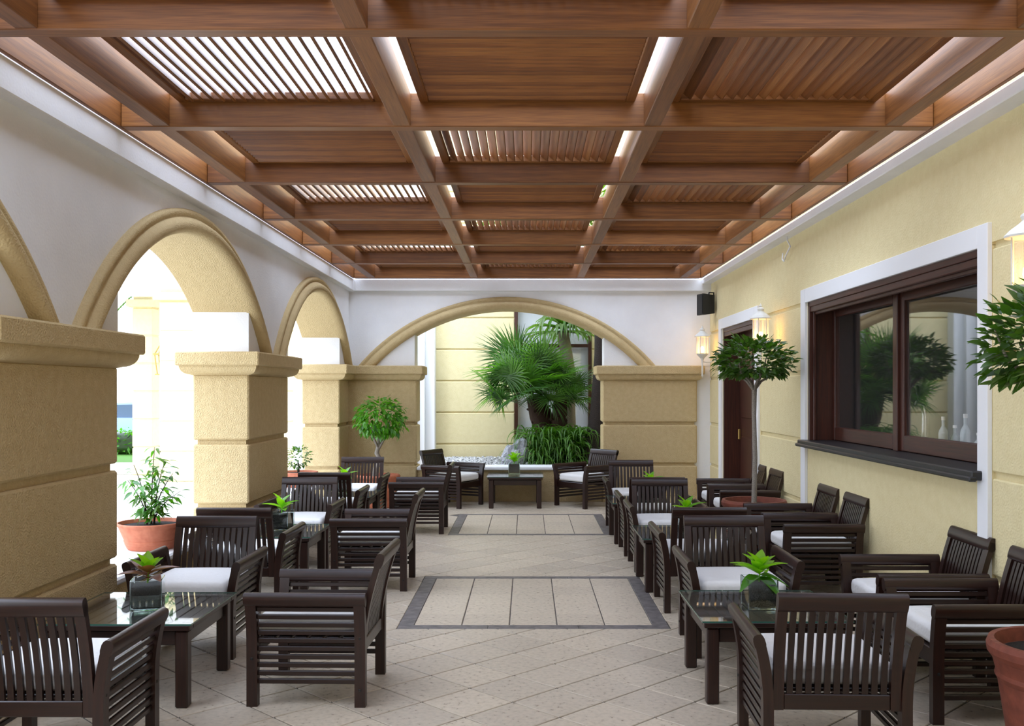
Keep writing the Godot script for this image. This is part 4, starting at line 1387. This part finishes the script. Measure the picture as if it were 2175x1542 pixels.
func build_pots() -> void:
	# standard bay trees by the window wall
	var bay := [leaf(0.085, 0.048, 0.12, 0.12, 3), leaf(0.075, 0.042, 0.15, 0.2, 3)]
	var bm := [M.bay_0, M.bay_1, M.bay_0, M.bay_2]
	var q := [[2.20, 9.42, 0.31, 0.59, Vector3(0.38, 0.25, 0.34), 1.92, "standard bay tree with a bare grey trunk in a terracotta pot between wall armchairs", 1150], [2.27, 4.10, 0.30, 0.585, Vector3(0.33, 0.28, 0.33), 1.83, "standard bay tree in an old terracotta pot at the end of the wall armchairs", 1000]]
	for t in q:
		var tr := base("bay_tree", P(t[0], 0, t[1]))
		tag(tr, t[6], "tree", "standard bay trees in terracotta pots")
		part(tr, "pot", pot_mesh(t[2], t[3], 1), M.terracotta_old)
		part(tr, "soil", lathe([Vector2(t[2] * 0.86, t[3] * 0.9), Vector2(t[2] * 0.5, t[3] * 0.93), Vector2(0, t[3] * 0.94)], 24), M.soil)
		var h: float = t[5]
		var ct := h - 0.20
		part(tr, "trunk", tube([Vector3(0, t[3] * 0.9, 0), Vector3(0.01, 1.0, 0), Vector3(0, 1.4, 0), Vector3(0.005, ct - 0.05, 0)], [0.026, 0.023, 0.021, 0.024], 12), M.bark_pale)
		for k in 6:
			var a := TAU * k / 6 + 0.3
			part(tr, "branch", tube([Vector3(0, ct - 0.07, 0), Vector3(cos(a) * 0.07, ct + 0.02, sin(a) * 0.07), Vector3(cos(a) * 0.22, ct + 0.10 + 0.05 * (k % 2), sin(a) * 0.22), Vector3(cos(a) * 0.27, ct + 0.28, sin(a) * 0.27)], [0.016, 0.013, 0.008, 0.003], 7), M.bark_pale)
		crown(tr, Vector3(0, h, 0), t[4], t[7], bay, bm, -0.55, 0.0)
	# ficus in the corner
	var f := base("ficus_tree", P(-2.10, 0, 13.72))
	tag(f, "round-headed weeping ficus with a twisted pale trunk in a terracotta pot", "tree")
	part(f, "pot", pot_mesh(0.30, 0.46, 1), M.terracotta)
	part(f, "soil", lathe([Vector2(0.255, 0.41), Vector2(0.12, 0.425), Vector2(0, 0.43)], 20), M.soil)
	part(f, "trunk", tube([Vector3(-0.05, 0.41, 0), Vector3(-0.04, 0.55, 0), Vector3(0.03, 0.66, 0.01), Vector3(-0.03, 0.76, 0), Vector3(0.0, 0.88, 0), Vector3(0.01, 1.05, 0)], [0.045, 0.04, 0.036, 0.034, 0.03, 0.02], 12), M.bark_pale)
	for k in 4:
		var a := TAU * k / 4 + 0.5
		part(f, "branch", tube([Vector3(0, 0.82, 0), Vector3(cos(a) * 0.09, 0.95, sin(a) * 0.09), Vector3(cos(a) * 0.2, 1.2, sin(a) * 0.2)], [0.018, 0.012, 0.005], 7), M.bark_pale)
	var fl := [leaf(0.085, 0.042, 0.15, 0.2, 3), leaf(0.075, 0.038, 0.1, 0.3, 3)]
	crown(f, Vector3(0.02, 1.24, 0), Vector3(0.37, 0.32, 0.37), 1000, fl, [M.ficus_0, M.ficus_1, M.ficus_2], -0.75, 0.55)
	# bowls on the arcade coping
	var b1 := base("potted_fig", P(-2.905, 0.431, 7.50))
	tag(b1, "young slender-leaved fig in a wide terracotta bowl on the white coping", "potted plant")
	part(b1, "bowl", pot_mesh(0.255, 0.205, 0), M.terracotta)
	part(b1, "soil", lathe([Vector2(0.23, 0.177), Vector2(0.1, 0.186), Vector2(0, 0.188)], 20), M.soil)
	var lf := leaf(0.085, 0.030, 0.12, 0.25, 4)
	var stems := [[0.0, 0.0, 0.60, 0.03], [0.03, 0.02, 0.5, 0.10], [-0.03, 0.01, 0.46, -0.12], [0.01, -0.03, 0.40, 0.17], [-0.02, 0.03, 0.34, -0.18], [0.02, 0.0, 0.27, 0.24]]
	for s in stems:
		var pts := []
		for i in 6:
			var t := i / 5.0
			pts.append(Vector3(s[0] + s[3] * t * t, 0.18 + s[2] * t, s[1] + s[3] * 0.4 * t * t))
		part(b1, "stem", tube(pts, [0.008, 0.006, 0.005, 0.004, 0.003, 0.002], 6), M.bark_dark)
		for i in 46:
			var t := rng.randf_range(0.12, 1.0)
			var p := Vector3(s[0] + s[3] * t * t, 0.18 + s[2] * t, s[1] + s[3] * 0.4 * t * t)
			var a := rng.randf() * TAU
			p += Vector3(sin(a), 0.2, cos(a)) * rng.randf_range(0.0, 0.06)
			part(b1, "leaf", lf, [M.ficus_2, M.ficus_0, M.bay_1][i % 3], p, Basis.from_euler(Vector3(rng.randf_range(-0.3, 0.7), a, rng.randf_range(-0.5, 0.5))).scaled(Vector3.ONE * rng.randf_range(0.7, 1.2)))
	var b2 := base("potted_jade", P(-2.905, 0.431, 12.30))
	tag(b2, "compact dark green shrub in a terracotta bowl on the far stretch of coping", "potted plant")
	part(b2, "bowl", pot_mesh(0.25, 0.19, 0), M.terracotta)
	part(b2, "soil", lathe([Vector2(0.225, 0.165), Vector2(0.1, 0.17), Vector2(0, 0.172)], 20), M.soil)
	part(b2, "stem", tube([Vector3(0, 0.15, 0), Vector3(0.01, 0.24, 0), Vector3(0, 0.32, 0)], [0.016, 0.013, 0.008], 8), M.bark_dark)
	crown(b2, Vector3(0, 0.36, 0), Vector3(0.17, 0.15, 0.17), 240, [leaf(0.05, 0.028, 0.1, 0.1, 3)], [M.bay_0, M.bay_1, M.bay_2], -0.8, 0.0)

# ------------------------------------------------------------------ fittings
func build_fittings() -> void:
	var labs := ["white wall lantern lit on the wall beside the loudspeaker", "white wall lantern lit between door and bar window, above the bay tree", "white wall lantern lit above the bay tree in the old terracotta pot"]
	var zs := [13.92, 10.44, 4.86]
	for i in 3:
		var l := base("wall_lantern", P(WR, 2.10, zs[i]))
		tag(l, labs[i], "lantern", "white wall lanterns on the window wall")
		part(l, "wall_plate", box(0.025, 0.20, 0.08, 0.01), M.lamp_white, Vector3(-0.0125, 0, 0))
		part(l, "arm", tube([Vector3(-0.02, 0.0, 0), Vector3(-0.08, -0.045, 0), Vector3(-0.14, -0.05, 0), Vector3(-0.20, -0.03, 0)], [0.010, 0.010, 0.010, 0.011], 8), M.lamp_white)
		part(l, "tail", lathe([Vector2(0, -0.27), Vector2(0.008, -0.26), Vector2(0.014, -0.24), Vector2(0.010, -0.22), Vector2(0.013, -0.08), Vector2(0.016, -0.02), Vector2(0.03, 0.01), Vector2(0.075, 0.055), Vector2(0.085, 0.075), Vector2(0, 0.075)], 16), M.lamp_white, Vector3(-0.20, 0, 0))
		for k in 6:
			var a := TAU * k / 6
			part(l, "cage_bar", box(0.009, 0.245, 0.009, 0.002), M.lamp_white, Vector3(-0.20 + cos(a) * 0.084, 0.197, sin(a) * 0.084), Basis(Vector3.UP, -a))
		part(l, "glass", lathe([Vector2(0.078, 0.076), Vector2(0.082, 0.20), Vector2(0.080, 0.318)], 18), M.lamp_glass, Vector3(-0.20, 0, 0))
		part(l, "roof", lathe([Vector2(0, 0.315), Vector2(0.112, 0.315), Vector2(0.114, 0.325), Vector2(0.085, 0.355), Vector2(0.045, 0.385), Vector2(0.03, 0.40), Vector2(0.038, 0.42), Vector2(0.036, 0.43), Vector2(0.012, 0.445), Vector2(0.015, 0.458), Vector2(0.005, 0.475), Vector2(0, 0.49)], 18), M.lamp_white, Vector3(-0.20, 0, 0))
		var bl := part(l, "bulb", lathe([Vector2(0, 0.085), Vector2(0.015, 0.09), Vector2(0.028, 0.13), Vector2(0.026, 0.16), Vector2(0.012, 0.18), Vector2(0, 0.183)], 14), M.bulb_glow, Vector3(-0.20, 0, 0))
		bl.set_meta("label", "glowing warm bulb")
		var o := OmniLight3D.new()
		o.name = "lantern_light"
		o.light_color = Color(1.0, 0.78, 0.48)
		o.light_energy = 0.012
		o.light_size = 0.025
		o.omni_range = 12.0
		o.omni_attenuation = 2.0
		o.shadow_enabled = true
		l.add_child(o)
		o.position = Vector3(-0.20, 0.135, 0)
	var sp := base("loudspeaker", P(WR - 0.125, 2.88, 13.95))
	sp.rotation.y = 0.25
	tag(sp, "small black loudspeaker bracketed high in the corner", "loudspeaker")
	part(sp, "cabinet", prism(PackedVector2Array([Vector2(-0.115, -0.15), Vector2(-0.115, 0.15), Vector2(-0.08, 0.15), Vector2(0.07, 0.13), Vector2(0.07, -0.13), Vector2(-0.08, -0.15)]), 0.20, false), M.black_plastic)
	part(sp, "grille", box(0.008, 0.27, 0.18, 0.003), M.black_plastic, Vector3(-0.118, 0, 0))
	part(sp, "bracket", tube([Vector3(0.02, 0.13, 0), Vector3(0.03, 0.175, 0), Vector3(0.10, 0.175, 0), Vector3(0.105, 0.10, 0)], [0.012, 0.012, 0.012, 0.012], 8), M.black_plastic)
	var ck := base("loose_cable", P(WR - 0.06, 3.0, 9.9))
	tag(ck, "thin white cable end looping out below the cornice", "cable")
	part(ck, "cord", tube([Vector3(0, 0.215, 0), Vector3(-0.005, 0.17, 0.03), Vector3(0.0, 0.10, 0.12), Vector3(0.01, 0.03, -0.10), Vector3(0.015, -0.01, -0.18), Vector3(0.02, 0.02, -0.26), Vector3(0.03, 0.09, -0.28)], [0.008, 0.008, 0.008, 0.008, 0.008, 0.008, 0.006], 8), M.white_paint)
